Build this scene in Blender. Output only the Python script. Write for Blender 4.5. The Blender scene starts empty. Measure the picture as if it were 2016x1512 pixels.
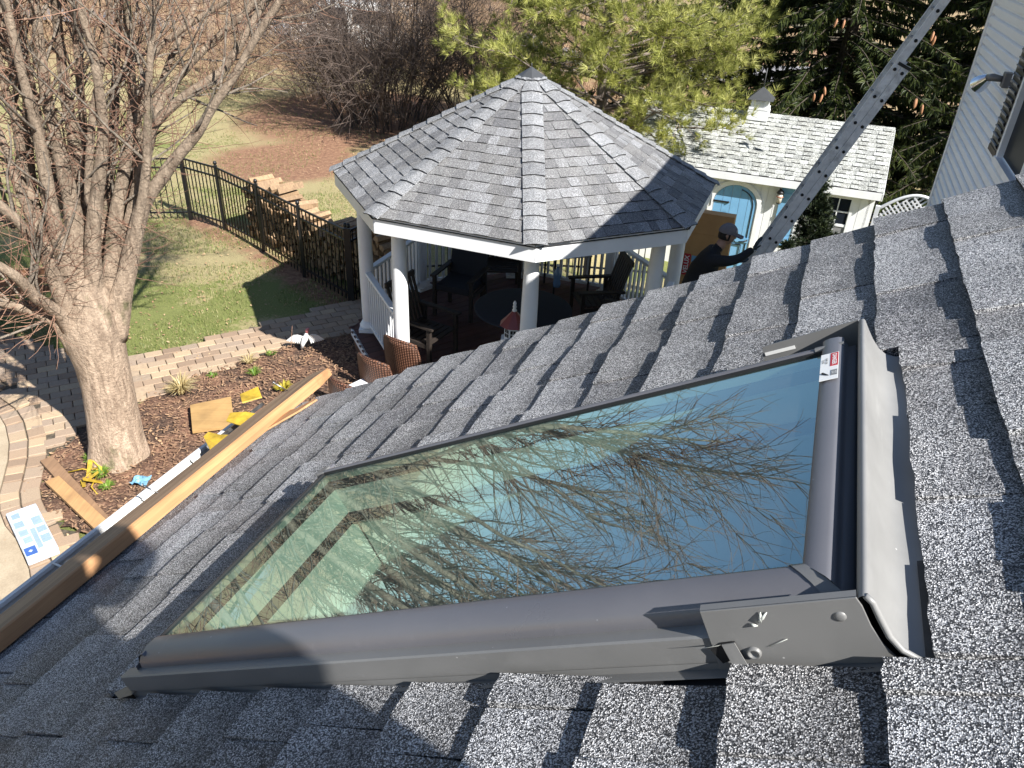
import bpy, math, random
from math import sin, cos, pi, radians as R, sqrt, atan2, hypot
from mathutils import Vector as V, Matrix
rnd = random.Random(7)
sc = bpy.context.scene
C = sc.collection
# ------------------------------------------------------------------ camera
HC = 5.4                                   # eye height above the lawn
FPX = 1524.8
cam = bpy.data.cameras.new("camera"); camo = bpy.data.objects.new("camera", cam); C.objects.link(camo)
cam.sensor_width = 36.0; cam.lens = FPX / 2016 * 36.0; cam.clip_start = 0.02; cam.clip_end = 600
PITCH, ROLL = R(30.8), R(-2.833)
fw = V((0, cos(PITCH), -sin(PITCH))); rt0 = V((1, 0, 0)); dn0 = fw.cross(rt0)
rt = rt0 * cos(ROLL) + dn0 * sin(ROLL); dn = -rt0 * sin(ROLL) + dn0 * cos(ROLL)
EYE = V((0, 0, HC))
camo.matrix_world = Matrix(((rt.x, -dn.x, -fw.x, 0), (rt.y, -dn.y, -fw.y, 0), (rt.z, -dn.z, -fw.z, HC), (0, 0, 0, 1)))
sc.camera = camo
# ------------------------------------------------------------------ sun and sky
SAZ, SEL = 134.2, 41.3                     # azimuth clockwise from +Y, elevation
SUN = V((sin(R(SAZ)) * cos(R(SEL)), cos(R(SAZ)) * cos(R(SEL)), sin(R(SEL))))
sc.view_settings.view_transform = 'Standard'; sc.view_settings.look = 'None'; sc.view_settings.gamma = 1.0
sc.view_settings.use_curve_mapping = False
sc.view_settings.exposure = 1.15
w = bpy.data.worlds.new("World"); sc.world = w; w.use_nodes = True
nt = w.node_tree; bg = nt.nodes['Background']; bg.inputs[1].default_value = 0.068
sky = nt.nodes.new('ShaderNodeTexSky'); sky.sky_type = 'NISHITA'; sky.sun_disc = False
sky.sun_elevation = R(SEL); sky.sun_rotation = R(SAZ); sky.air_density = 1.0; sky.dust_density = 0.4; sky.ozone_density = 1.6
nt.links.new(sky.outputs[0], bg.inputs[0])
sl = bpy.data.lights.new("sun", 'SUN'); sl.energy = 5.0; sl.angle = R(0.53); sl.color = (1.0, 0.965, 0.91)
so = bpy.data.objects.new("sun", sl); C.objects.link(so); so.rotation_euler = (-SUN).to_track_quat('-Z', 'Y').to_euler(); so.location = SUN * 40
sc.cycles.use_denoising = True
sc.cycles.max_bounces = 8; sc.cycles.transparent_max_bounces = 24; sc.cycles.diffuse_bounces = 3; sc.cycles.glossy_bounces = 4
sc.cycles.caustics_reflective = False; sc.cycles.caustics_refractive = False
sc.cycles.sample_clamp_indirect = 6
# ------------------------------------------------------------------ helpers
def ray(px, py):
    return (rt * (px - 1008) + dn * (py - 756) + fw * FPX).normalized()
def G(px, py, z=0.0):                      # where the sight line meets height z
    r = ray(px, py); return EYE + r * ((z - HC) / r.z)
def AD(px, py, D):                         # point of the sight line at horizontal distance D
    r = ray(px, py); return EYE + r * (D / hypot(r.x, r.y))
def tag(o, label=None, cat=None, group=None, kind=None):
    if label: o['label'] = label
    if cat: o['category'] = cat
    if group: o['group'] = group
    if kind: o['kind'] = kind
    return o
def empty(name, loc=(0, 0, 0), rz=0.0, mat=None, label=None, cat=None, group=None):
    o = bpy.data.objects.new(name, None); C.objects.link(o); o.empty_display_size = .1
    if mat is not None: o.matrix_world = mat
    else: o.matrix_world = Matrix.Translation(V(loc)) @ Matrix.Rotation(rz, 4, 'Z')
    o['M_'] = 1; MW[o.name] = o.matrix_world.copy()
    del o['M_']
    return tag(o, label, cat, group)
MW = {}
class MB:
    def __init__(s): s.v = []; s.f = []; s.t = []; s.sm = []; s.mi = []
    def add(s, vs, fs, tone=.5, smooth=False, dark=()):
        b = len(s.v); s.v += [tuple(p) for p in vs]; s.f += [tuple(i + b for i in f) for f in fs]
        s.t += [tone] * len(fs); s.sm += [smooth] * len(fs); s.mi += [1 if k in dark else 0 for k in range(len(fs))]; return s
    def box(s, c, d, rz=0.0, tone=.5, mat=None):
        x, y, z = d[0] / 2, d[1] / 2, d[2] / 2
        ps = [V((a * x, b * y, e * z)) for e in (-1, 1) for b in (-1, 1) for a in (-1, 1)]
        if mat is not None: ps = [mat @ p for p in ps]
        elif rz: m = Matrix.Rotation(rz, 3, 'Z'); ps = [m @ p for p in ps]
        c = V(c); return s.add([p + c for p in ps], [(0, 2, 3, 1), (4, 5, 7, 6), (0, 1, 5, 4), (2, 6, 7, 3), (0, 4, 6, 2), (1, 3, 7, 5)], tone)
    def bar(s, a, b, w, h, up=(0, 0, 1), tone=.5):   # box from a to b, w sideways, h along up
        a = V(a); b = V(b); d = (b - a).normalized(); u_ = V(up); sd = d.cross(u_)
        if sd.length < 1e-4: u_ = V((0, 1, 0)); sd = d.cross(u_)
        sd.normalize(); u_ = sd.cross(d).normalized()
        ps = [p + sd * (i * w / 2) + u_ * (j * h / 2) for p in (a, b) for i, j in ((-1, -1), (1, -1), (1, 1), (-1, 1))]
        return s.add(ps, [(0, 3, 2, 1), (4, 5, 6, 7), (0, 1, 5, 4), (1, 2, 6, 5), (2, 3, 7, 6), (3, 0, 4, 7)][::1], tone)
    def tube(s, pts, rad, n=6, caps=True, tone=.5, smooth=True, lump=0.0, rg=None):
        pts = [V(p) for p in pts]
        if not hasattr(rad, '__len__'): rad = [rad] * len(pts)
        vs = []; ref = None
        for i, p in enumerate(pts):
            d = (pts[min(i + 1, len(pts) - 1)] - pts[max(i - 1, 0)])
            if d.length < 1e-9: d = V((0, 0, 1))
            d.normalize()
            if ref is None:
                ref = d.orthogonal().normalized()
            ref = (ref - d * ref.dot(d))
            if ref.length < 1e-6: ref = d.orthogonal()
            ref.normalize(); q = d.cross(ref)
            for k in range(n):
                a = 2 * pi * k / n; r = rad[i]
                if lump and rg: r *= 1 + rg.uniform(-lump, lump)
                vs.append(p + ref * (cos(a) * r) + q * (sin(a) * r))
        fs = []
        for i in range(len(pts) - 1):
            for k in range(n):
                k2 = (k + 1) % n; fs.append((i * n + k, i * n + k2, (i + 1) * n + k2, (i + 1) * n + k))
        if caps: fs.append(tuple(range(n - 1, -1, -1))); fs.append(tuple((len(pts) - 1) * n + k for k in range(n)))
        return s.add(vs, fs, tone, smooth)
    def lathe(s, c, prof, n=16, tone=.5, smooth=True, rz=0.0):    # prof: (r, z)
        c = V(c); vs = []; fs = []
        for r, z in prof:
            for k in range(n):
                a = rz + 2 * pi * k / n; vs.append(c + V((cos(a) * r, sin(a) * r, z)))
        for i in range(len(prof) - 1):
            for k in range(n):
                k2 = (k + 1) % n; fs.append((i * n + k, i * n + k2, (i + 1) * n + k2, (i + 1) * n + k))
        fs.append(tuple(range(n - 1, -1, -1))); fs.append(tuple((len(prof) - 1) * n + k for k in range(n)))
        return s.add(vs, fs, tone, smooth)
    def prism(s, poly, d, tone=.5, smooth=False):                 # poly: 3D points, extruded by vector d
        poly = [V(p) for p in poly]; d = V(d); n = len(poly)
        nn_ = V((0, 0, 0))
        for i in range(n): nn_ += poly[i].cross(poly[(i + 1) % n])
        if nn_.dot(d) < 0: poly = poly[::-1]
        vs = poly + [p + d for p in poly]
        fs = [tuple(range(n - 1, -1, -1)), tuple(range(n, 2 * n))] + [(i, (i + 1) % n, n + (i + 1) % n, n + i) for i in range(n)]
        return s.add(vs, fs, tone, smooth)
    def sweep(s, prof, a, b, xa, ya, tone=.5, smooth=False, closed=False, ea=0.0, eb=0.0):  # profile swept from a to b; ea/eb: mitre shift per unit of first profile coordinate
        a = V(a); b = V(b); d = (b - a).normalized(); xa = V(xa); ya = V(ya); n = len(prof)
        vs = [a + xa * p[0] + ya * p[1] + d * (p[0] * ea) for p in prof] + [b + xa * p[0] + ya * p[1] + d * (p[0] * eb) for p in prof]
        m = n if closed else n - 1
        fs = [(i, (i + 1) % n, n + (i + 1) % n, n + i) for i in range(m)]
        s.add(vs, fs, tone, smooth)
        if closed: s.add(vs, [tuple(range(n - 1, -1, -1)), tuple(range(n, 2 * n))], tone)
        return s
    def me(s, name):
        m = bpy.data.meshes.new(name); m.from_pydata(s.v, [], s.f)
        if any(s.sm): m.polygons.foreach_set('use_smooth', s.sm)
        if len(set(s.t)) > 1:
            at = m.attributes.new('tone', 'FLOAT', 'FACE'); at.data.foreach_set('value', s.t)
        if any(s.mi): m.polygons.foreach_set('material_index', s.mi)
        m.update(); return m
    def build(s, name, mat, parent=None, world=False, kind=None, bevel=0, **kw):
        if world and parent is not None:
            mi = MW[parent.name].inverted(); s.v = [tuple(mi @ V(p)) for p in s.v]
        m = s.me(name); m.materials.append(mat)
        if any(s.mi): m.materials.append(m_edge)
        o = bpy.data.objects.new(name, m); C.objects.link(o)
        if parent is not None: o.parent = parent
        if bevel:
            b = o.modifiers.new('b', 'BEVEL'); b.width = bevel; b.segments = 2; b.limit_method = 'ANGLE'; b.angle_limit = R(40)
        if kind: o['kind'] = kind
        tag(o, **kw)
        MW[o.name] = MW[parent.name].copy() if parent is not None and parent.name in MW else Matrix.Identity(4)
        return o
def inst(mesh, name, parent, loc=(0, 0, 0), rot=(0, 0, 0), scale=(1, 1, 1)):
    o = bpy.data.objects.new(name, mesh); C.objects.link(o); o.parent = parent
    o.location = loc; o.rotation_euler = rot; o.scale = scale; return o
def dup(root, loc, rz, label=None, group=None):
    def cp(o, par):
        c = o.copy(); C.objects.link(c)
        c.parent = par
        for ch in kids.get(o.name, []): cp(ch, c)
        return c
    kids = {}
    for o in C.objects:
        if o.parent: kids.setdefault(o.parent.name, []).append(o)
    r = cp(root, None); r.location = loc; r.rotation_euler = (0, 0, rz)
    if label: r['label'] = label
    if group: r['group'] = group
    return r
def lerp(a, b, t): return a + (b - a) * t
def inpoly(x, y, P):
    r = False; j = len(P) - 1
    for i in range(len(P)):
        if (P[i][1] > y) != (P[j][1] > y) and x < (P[j][0] - P[i][0]) * (y - P[i][1]) / (P[j][1] - P[i][1]) + P[i][0]: r = not r
        j = i
    return r
# ------------------------------------------------------------------ materials
def nm(name):
    m = bpy.data.materials.new(name); m.use_nodes = True; t = m.node_tree; return m, t, t.nodes['Principled BSDF']
def N(t, ty, **kw):
    n = t.nodes.new(ty)
    for k, v in kw.items():
        if isinstance(k, str) and k.startswith('i_'): n.inputs[k[2:]].default_value = v
        else: setattr(n, k, v)
    return n
def ramp(t, fac, stops):
    r = t.nodes.new('ShaderNodeValToRGB'); e = r.color_ramp.elements
    while len(e) < len(stops): e.new(.5)
    for el, (p, c) in zip(e, stops): el.position = p; el.color = tuple(c) + (1,) if len(c) == 3 else c
    t.links.new(fac, r.inputs[0]); return r.outputs[0]
def mixc(t, fac, a, b, mode='MIX'):
    m = t.nodes.new('ShaderNodeMix'); m.data_type = 'RGBA'; m.blend_type = mode
    for i, x in ((0, fac), (6, a), (7, b)):
        if hasattr(x, 'links'): t.links.new(x, m.inputs[i])
        elif i == 0: m.inputs[0].default_value = x
        else: m.inputs[i].default_value = tuple(x) + (1,)
    return m.outputs[2]
def noise(t, co, scale, detail=4, rough=.55, dist=0.0):
    n = N(t, 'ShaderNodeTexNoise'); n.inputs['Scale'].default_value = scale; n.inputs['Detail'].default_value = detail
    n.inputs['Roughness'].default_value = rough; n.inputs['Distortion'].default_value = dist
    t.links.new(co, n.inputs['Vector']); return n.outputs['Fac']
def bump(t, b, h, strength, dist):
    n = N(t, 'ShaderNodeBump'); n.inputs['Strength'].default_value = strength; n.inputs['Distance'].default_value = dist
    t.links.new(h, n.inputs['Height']); t.links.new(n.outputs[0], b.inputs['Normal']); return n
def coord(t, which='Object'):
    return N(t, 'ShaderNodeTexCoord').outputs[which]
def mp(t, co, scale=(1, 1, 1), rot=(0, 0, 0)):
    m = N(t, 'ShaderNodeMapping'); m.inputs['Scale'].default_value = scale; m.inputs['Rotation'].default_value = rot
    t.links.new(co, m.inputs[0]); return m.outputs[0]
def paint(name, c, rough=.5, dirt=.15, bs=.2, scale=6, metal=0.0, spec=None, c2=None):
    m, t, b = nm(name); co = coord(t)
    n1 = noise(t, co, scale, 6, .65); n2 = noise(t, co, scale * 9, 4, .6)
    d = c2 or tuple(x * (1 - dirt * 1.8) for x in c)
    col = mixc(t, ramp(t, n1, [(.35, (0, 0, 0)), (.7, (1, 1, 1))]), c, d)
    oi = N(t, 'ShaderNodeObjectInfo').outputs['Random']
    col = mixc(t, dirt * .5, col, ramp(t, oi, [(0, (.0, .0, .0)), (1, (1, 1, 1))]), 'OVERLAY')
    t.links.new(col, b.inputs['Base Color'])
    t.links.new(ramp(t, n2, [(.3, (max(rough - .08, 0),) * 3), (.7, (min(rough + .1, 1),) * 3)]), b.inputs['Roughness'])
    b.inputs['Metallic'].default_value = metal
    if bs: bump(t, b, n2, bs, .002)
    return m
def wood(name, c1, c2, axis=0, rough=.7, g=1.0, bs=.4):
    m, t, b = nm(name); co = coord(t)
    scv = [60 * g, 60 * g, 60 * g]; scv[axis] = 1.6 * g
    o = N(t, 'ShaderNodeObjectInfo').outputs['Random']
    va = N(t, 'ShaderNodeVectorMath', operation='ADD'); t.links.new(co, va.inputs[0])
    cb = N(t, 'ShaderNodeCombineXYZ')
    mu = N(t, 'ShaderNodeMath', operation='MULTIPLY'); t.links.new(o, mu.inputs[0]); mu.inputs[1].default_value = 7
    for i in range(3): t.links.new(mu.outputs[0], cb.inputs[i])
    t.links.new(cb.outputs[0], va.inputs[1])
    v = mp(t, va.outputs[0], scv); n1 = noise(t, v, 1, 5, .65, .6)
    n2 = noise(t, va.outputs[0], 3, 3, .6)
    col = mixc(t, ramp(t, n1, [(.3, (0, 0, 0)), (.72, (1, 1, 1))]), c1, c2)
    col = mixc(t, .35, col, ramp(t, n2, [(.3, (.25, .25, .25)), (.7, (.75, .75, .75))]), 'OVERLAY')
    col = mixc(t, .25, col, ramp(t, o, [(0, (.2, .2, .2)), (1, (.8, .8, .8))]), 'OVERLAY')
    t.links.new(col, b.inputs['Base Color']); b.inputs['Roughness'].default_value = rough
    bump(t, b, n1, bs, .003); return m
def metal(name, c, rough, dust=.5):
    m, t, b = nm(name); co = coord(t); n1 = noise(t, co, 3, 6, .65); n2 = noise(t, mp(t, co, (40, 5, 40)), 1, 5, .7); n3 = noise(t, co, 160, 3, .6)
    vo = N(t, 'ShaderNodeTexVoronoi'); vo.inputs['Scale'].default_value = 55; t.links.new(co, vo.inputs['Vector'])
    sp = ramp(t, vo.outputs['Distance'], [(.0, (1, 1, 1)), (.045, (1, 1, 1)), (.07, (0, 0, 0))])
    sx = N(t, 'ShaderNodeSeparateColor'); t.links.new(vo.outputs['Color'], sx.inputs[0]); gt = N(t, 'ShaderNodeMath', operation='GREATER_THAN'); t.links.new(sx.outputs[0], gt.inputs[0]); gt.inputs[1].default_value = .86
    ml = N(t, 'ShaderNodeMath', operation='MULTIPLY'); t.links.new(gt.outputs[0], ml.inputs[0]); t.links.new(sp, ml.inputs[1])
    c_ = mixc(t, ramp(t, n1, [(.42, (0, 0, 0)), (.75, (dust,) * 3)]), c, tuple(x * 1.45 + .02 for x in c)); c_ = mixc(t, ramp(t, n2, [(.60, (0, 0, 0)), (.75, (dust * .5,) * 3)]), c_, tuple(x * 1.7 + .03 for x in c))
    c_ = mixc(t, ml.outputs[0], c_, tuple(x * 2.4 + .05 for x in c))
    t.links.new(c_, b.inputs['Base Color']); t.links.new(ramp(t, n1, [(.35, (rough - .06,) * 3), (.7, (rough + .16,) * 3)]), b.inputs['Roughness']); bump(t, b, n3, .05, .001); b.inputs['Specular IOR Level'].default_value = .7
    return m
def tone_of(t):
    a = N(t, 'ShaderNodeAttribute', attribute_name='tone'); o = N(t, 'ShaderNodeObjectInfo').outputs['Random']
    m = N(t, 'ShaderNodeMath', operation='ADD'); t.links.new(a.outputs['Fac'], m.inputs[0]); t.links.new(o, m.inputs[1])
    f = N(t, 'ShaderNodeMath', operation='FRACT'); t.links.new(m.outputs[0], f.inputs[0]); return f.outputs[0]
def shingle(name, dark, light, gran, big=3.0, contrast=1.0, bs=.9, toneamt=.45, glint=0, mott=1.0, band=False):
    m, t, b = nm(name); co = coord(t)
    vo = N(t, 'ShaderNodeTexVoronoi'); vo.inputs['Scale'].default_value = gran; t.links.new(co, vo.inputs['Vector'])
    sx = N(t, 'ShaderNodeSeparateColor'); t.links.new(vo.outputs['Color'], sx.inputs[0])
    mid = tuple((a + c) * .42 for a, c in zip(dark, light))
    g = ramp(t, sx.outputs[0], [(0, tuple(x * .4 for x in dark)), (.36, dark), (.64, mid), (.86, light), (1, tuple(min(x * 1.7, .9) for x in light))])
    nb = noise(t, co, big, 3, .6)
    nb2 = noise(t, co, big * 7, 5, .7)
    g = mixc(t, .55 * mott, g, ramp(t, nb, [(.3, (.3, .3, .3)), (.7, (.68, .68, .68))]), 'OVERLAY')
    g = mixc(t, .4 * mott, g, ramp(t, nb2, [(.3, (.3, .31, .33)), (.7, (.68, .66, .64))]), 'OVERLAY')
    tn = tone_of(t)
    g = mixc(t, toneamt, g, ramp(t, tn, [(0, (.22, .22, .235)), (.35, (.42, .405, .385)), (.7, (.56, .56, .56)), (1, (.74, .745, .76))]), 'OVERLAY')
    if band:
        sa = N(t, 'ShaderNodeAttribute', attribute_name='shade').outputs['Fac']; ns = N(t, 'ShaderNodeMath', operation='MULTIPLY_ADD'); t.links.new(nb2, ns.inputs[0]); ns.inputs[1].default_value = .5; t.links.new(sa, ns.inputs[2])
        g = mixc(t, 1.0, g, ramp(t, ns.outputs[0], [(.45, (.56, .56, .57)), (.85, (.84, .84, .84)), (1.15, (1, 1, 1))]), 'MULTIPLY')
    t.links.new(g, b.inputs['Base Color']); b.inputs['Roughness'].default_value = .75
    if glint:
        b.inputs['Specular IOR Level'].default_value = .5
        t.links.new(ramp(t, sx.outputs[1], [(0, (.7,) * 3), (.6, (.5,) * 3), (1, (.28,) * 3)]), b.inputs['Roughness'])
    h = N(t, 'ShaderNodeMath', operation='ADD'); t.links.new(sx.outputs[2], h.inputs[0]); t.links.new(vo.outputs['Distance'], h.inputs[1])
    bump(t, b, h.outputs[0], bs, 1.0 / gran)
    return m
# ------------------------------------------------------------------ the roof frame: X runs up the slope, Y along the eave, Z out of the roof
AZ, SLP = R(19.858), R(29.524)
EV = V((sin(AZ), cos(AZ), 0)); HH = V((cos(AZ), -sin(AZ), 0)); US = HH * cos(SLP) + V((0, 0, sin(SLP))); NN = US.cross(EV)
P0 = V((-0.59235, 0.9241, 4.2954))
MR = Matrix(((US.x, EV.x, NN.x, P0.x), (US.y, EV.y, NN.y, P0.y), (US.z, EV.z, NN.z, P0.z), (0, 0, 0, 1)))
ZR = -.067                                  # roof surface below the glass plane
GW, GL = .513, 1.103                        # glass
def RP(s, e, n=0.0): return MR @ V((s, e, n))

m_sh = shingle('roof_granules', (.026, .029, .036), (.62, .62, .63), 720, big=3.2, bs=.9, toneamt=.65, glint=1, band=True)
m_edge = paint('asphalt_edge', (.02, .02, .022), .9)
m_white = paint('white_trim_paint', (.80, .80, .79), .5, .06, .1)
m_alu = paint('white_gutter_metal', (.70, .70, .68), .35, .12, .05, 5)
m_gutin = paint('gutter_inside_dark', (.05, .05, .05), .8, .3)
m_cream = paint('cream_siding', (.62, .58, .50), .6, .1)
m_ply = wood('plank_wood', (.52, .28, .125), (.30, .15, .065), axis=1, g=1.0, bs=.5)
m_plyw = wood('plank_weathered', (.42, .28, .17), (.19, .115, .065), axis=1, g=1.0, bs=.6)
m_nail = paint('galvanised_nail', (.42, .42, .42), .35, .1, .0, metal=1)

ext = empty('house_extension', mat=MR, label='single storey house extension with grey shingle roof holding the skylight', cat='house')
E0, E1 = -1.9, 1.30; S0, S1 = -.965, 2.1
def roofbox(s0, s1, e0, e1, n0, n1, name, mat, par=ext, **k):
    return MB().box(((s0 + s1) / 2, (e0 + e1) / 2, (n0 + n1) / 2), (s1 - s0, e1 - e0, n1 - n0)).build(name, mat, par, **k)
# deck in four pieces round the opening
zd0, zd1 = ZR - .022, ZR - .004
ho = (-.02, 1.13, -.02, .54)
d = MB()
for a in ((S0, ho[0], E0, E1), (ho[1], S1, E0, E1), (ho[0], ho[1], E0, ho[2]), (ho[0], ho[1], ho[3], E1)):
    d.box(((a[0] + a[1]) / 2, (a[2] + a[3]) / 2, (zd0 + zd1) / 2), (a[1] - a[0], a[3] - a[2], zd1 - zd0))
d.build('roof_deck', m_edge, ext)
# shingles, one by one
rs = random.Random(5)
cut = (-.045, 1.205, -.068, .585)
EXP = .1452
def shingle_piece(s0, e0, e1, th, ln, seed):
    rg = random.Random(seed); mb = MB(); n = 5
    top = []; but = []; bot = []
    lift = rg.uniform(0, .0022)
    for i in range(n + 1):
        e = lerp(e0, e1, i / n); js = rg.uniform(-.0022, .0022) if 0 < i < n else rg.uniform(-.0012, .0012)
        w_ = .0014 * sin(e * 17 + s0 * 40) + lift
        but.append((s0 + js, e, ZR + th + w_)); bot.append((s0 + js + .001, e, ZR - .003)); top.append((s0 + ln, e, ZR + .0005))
    mid = [(s0 + ln * .5, p[1], ZR + (th + .001) * .52 + .0012 * sin(p[1] * 23 + s0 * 31)) for p in but]
    vs = but + bot + top + mid; m = n + 1; fs = []
    for i in range(n):
        fs += [(i, 3 * m + i, 3 * m + i + 1, i + 1), (3 * m + i, 2 * m + i, 2 * m + i + 1, 3 * m + i + 1), (m + i, i, i + 1, m + i + 1)]
    fs += [(0, m, 2 * m, 3 * m), (n, 3 * m + n, 2 * m + n, m + n)]
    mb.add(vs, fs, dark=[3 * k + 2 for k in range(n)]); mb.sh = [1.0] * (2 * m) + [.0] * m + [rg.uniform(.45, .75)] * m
    return mb
cnt = 0
for k in range(-7, 15):
    e = -.62 - rs.uniform(0, .2) - (.25 if k < 0 else 0); tooth = rs.random() < .5
    emax = 1.318 + rs.uniform(-.004, .006)
    while e < emax:
        wd = rs.uniform(.10, .20) if not tooth else rs.uniform(.13, .27)
        e2 = min(e + wd, emax)
        if emax - e2 < .05: e2 = emax
        s0 = .003 + EXP * k + .0105 * max(0, (e + .06)) / 1.3
        th = .0150 if tooth else .0095
        ln = EXP + .012
        lo, hi = s0, s0 + EXP
        ss, sln = s0, ln
        # cut round the skylight
        pcs = [(e, e2, ss, sln)]
        if hi > cut[0] + .004 and lo < cut[1] - .004:
            pcs = []
            if e < cut[2] - .01: pcs.append((e, min(e2, cut[2] - rs.uniform(.001, .006)), lo, ln))
            if e2 > cut[3] + .01: pcs.append((max(e, cut[3] + rs.uniform(.001, .006)), e2, lo, ln))
            ia, ib = max(e, cut[2] - .004), min(e2, cut[3] + .004)
            if ib - ia > .01:
                if lo < cut[0] - .01: pcs.append((ia, ib, lo, cut[0] - lo))
                if hi > cut[1] + .01: q = cut[1] + rs.uniform(-.0015, .0025); pcs.append((ia, ib, q, hi - q + .012))
        for a, b, ss, sln in pcs:
            if b - a > .02:
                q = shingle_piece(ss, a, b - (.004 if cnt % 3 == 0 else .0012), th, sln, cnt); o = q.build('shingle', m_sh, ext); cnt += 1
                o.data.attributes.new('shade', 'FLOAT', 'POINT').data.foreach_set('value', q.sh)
        e = e2; tooth = not tooth
# plain shingled margin of the roof beyond the picture
# (only the part that no single shingle covers)
mg2 = MB()
for k in range(-7, 22):
    s0 = .003 + EXP * k; x1 = -.88 if k < 15 else 1.315
    mg2.add([(s0, E0, ZR + .008), (s0, x1, ZR + .008), (s0 + EXP, x1, ZR + .001), (s0 + EXP, E0, ZR + .001), (s0, E0, ZR - .004), (s0, x1, ZR - .004)], [(0, 3, 2, 1), (4, 0, 1, 5)], tone=rs.random())
mg2.build('shingle_margin', m_sh, ext, kind='stuff')
# rake board, fascia, gutter
MB().box(((S0 + S1) / 2, 1.292, ZR - .12), (S1 - S0, .02, .19)).build('rake_board', m_white, ext)
MB().box(((S0 + S1) / 2, 1.302, ZR - .028), (S1 - S0, .018, .035)).build('drip_edge', m_alu, ext)
def wl(mb, name, mat, **k): return mb.build(name, mat, ext, world=True, **k)
eav = RP(S0, 0, ZR - .02)                    # eave line
A_, B_ = RP(S0, E0, ZR - .02), RP(S0, 1.29, ZR - .02)
Z_ = V((0, 0, 1))
fb = MB().bar(A_ - Z_ * .09, B_ - Z_ * .09, .02, .17); wl(fb, 'fascia_board', m_white)
g = MB(); o = -HH
prof = [(.012, .0), (.012, -.095), (.075, -.1), (.085, -.07), (.105, -.045), (.122, -.018), (.122, .004), (.108, .006), (.104, -.004), (.116, -.012), (.101, -.038), (.08, -.062), (.072, -.092), (.018, -.088), (.018, 0)]
g.sweep(prof, A_ + Z_ * .0, B_ + EV * .015 + Z_ * .0, o, Z_, closed=True); wl(g, 'gutter', m_alu)
g = MB()
for cap_ in (A_, B_ + EV * .012): g.prism([cap_ + o * p[0] + Z_ * p[1] for p in prof[:8]], EV * .003)
wl(g, 'gutter_end_cap', m_alu)
gi = MB().sweep([(.0185, -.084), (.071, -.0875)], A_, B_, o, Z_); wl(gi, 'gutter_floor_dark', m_gutin)  # dark sheet along the gutter floor
for ee in (-.35, .42, .98, 1.07):
    a = RP(S0, ee, ZR - .02); st = MB()
    st.tube([a + o * .008 + Z_ * .006, a + o * .05 + Z_ * .003, a + o * .112 + Z_ * .008, a + o * .121 - Z_ * .002], .0035, 6); wl(st, 'gutter_hanger', m_alu)
# walls of the extension
wa = RP(S0, E0, 0) + HH * .32; wb = RP(S0, 1.29, 0) + HH * .32 - EV * .28
zt = RP(S0 + .3, 0, ZR).z - .05
w_ = MB(); c1 = V((wa.x, wa.y, 0)); c2 = V((wb.x, wb.y, 0)); c3 = c2 + HH * 2.5; c4 = c1 + HH * 2.5
up_ = lambda p, z: V((p.x, p.y, z))
zt2 = RP(S0 + .32 / cos(SLP) + 2.5 / cos(SLP), 0, ZR).z - .07; zt1 = RP(S0 + .32 / cos(SLP), 0, ZR).z - .07
t_ = .1
for a, b, za_, zb_, nrm in ((c1, c2, zt1, zt1, HH), (c2, c3, zt1, zt2, -EV), (c4, c1, zt2, zt1, EV)):
    w_.prism([up_(a, -.3), up_(b, -.3), up_(b, zb_), up_(a, za_)], nrm * t_)
wl(w_, 'wall', m_cream)
sf = MB().bar(A_ - Z_ * .17 + HH * .16, B_ - Z_ * .17 + HH * .16, .32, .012); wl(sf, 'soffit', m_white)
# light shaft under the skylight
m_drywall = paint('white_plaster', (.86, .86, .82), .8, .04, .05)
m_pine = paint('white_lacquered_wood', (.88, .88, .84), .45, .03, .05)
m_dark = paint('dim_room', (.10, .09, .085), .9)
sh = MB(); dpt = .62
for (x0, x1, y0, y1, t) in ((-.02, .0, -.02, .535, 0), (1.105, 1.125, -.02, .535, 0), (0, 1.105, -.02, .0, 0), (0, 1.105, .515, .535, 0)):
    fr = MB().box(((x0 + x1) / 2, (y0 + y1) / 2, -.062), (x1 - x0, y1 - y0, .095)).build('inner_frame', m_pine, ext)
    k = .030
    MB().box(((x0 + x1) / 2 + (-k if x1 < .1 and y1 > .2 and x0 < 0 else k if x0 > 1 else 0), (y0 + y1) / 2 + (-k if y1 < .1 else k if y0 > .5 else 0), -.136 - dpt / 2), (x1 - x0 + (.04 if y1 - y0 < .1 else 0), y1 - y0 + (.04 if x1 - x0 < .1 else 0), dpt)).build('shaft_wall', m_drywall, ext)
bd_ = MB(); bd_.box((.5525, .5135, -.026), (1.105, .003, .034)); bd_.box((.0015, .2575, -.026), (.003, .515, .034)); bd_.box((.5525, .5155, -.123), (1.105, .003, .028)); bd_.box((-.0015, .2575, -.123), (.003, .515, .028)); bd_.build('edge_band_gap_shade', m_edge, ext)  # black band at the glass; lower strips paint shade into the frame gap
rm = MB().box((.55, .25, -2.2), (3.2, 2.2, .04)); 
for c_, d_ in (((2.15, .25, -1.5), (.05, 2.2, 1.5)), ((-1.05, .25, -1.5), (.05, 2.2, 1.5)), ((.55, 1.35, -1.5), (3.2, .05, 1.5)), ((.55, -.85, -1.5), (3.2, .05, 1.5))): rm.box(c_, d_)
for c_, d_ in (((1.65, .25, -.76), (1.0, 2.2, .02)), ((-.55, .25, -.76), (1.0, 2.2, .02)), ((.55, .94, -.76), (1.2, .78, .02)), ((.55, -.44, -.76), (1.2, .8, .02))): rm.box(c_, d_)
rm.build('room_below', m_dark, ext)

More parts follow.
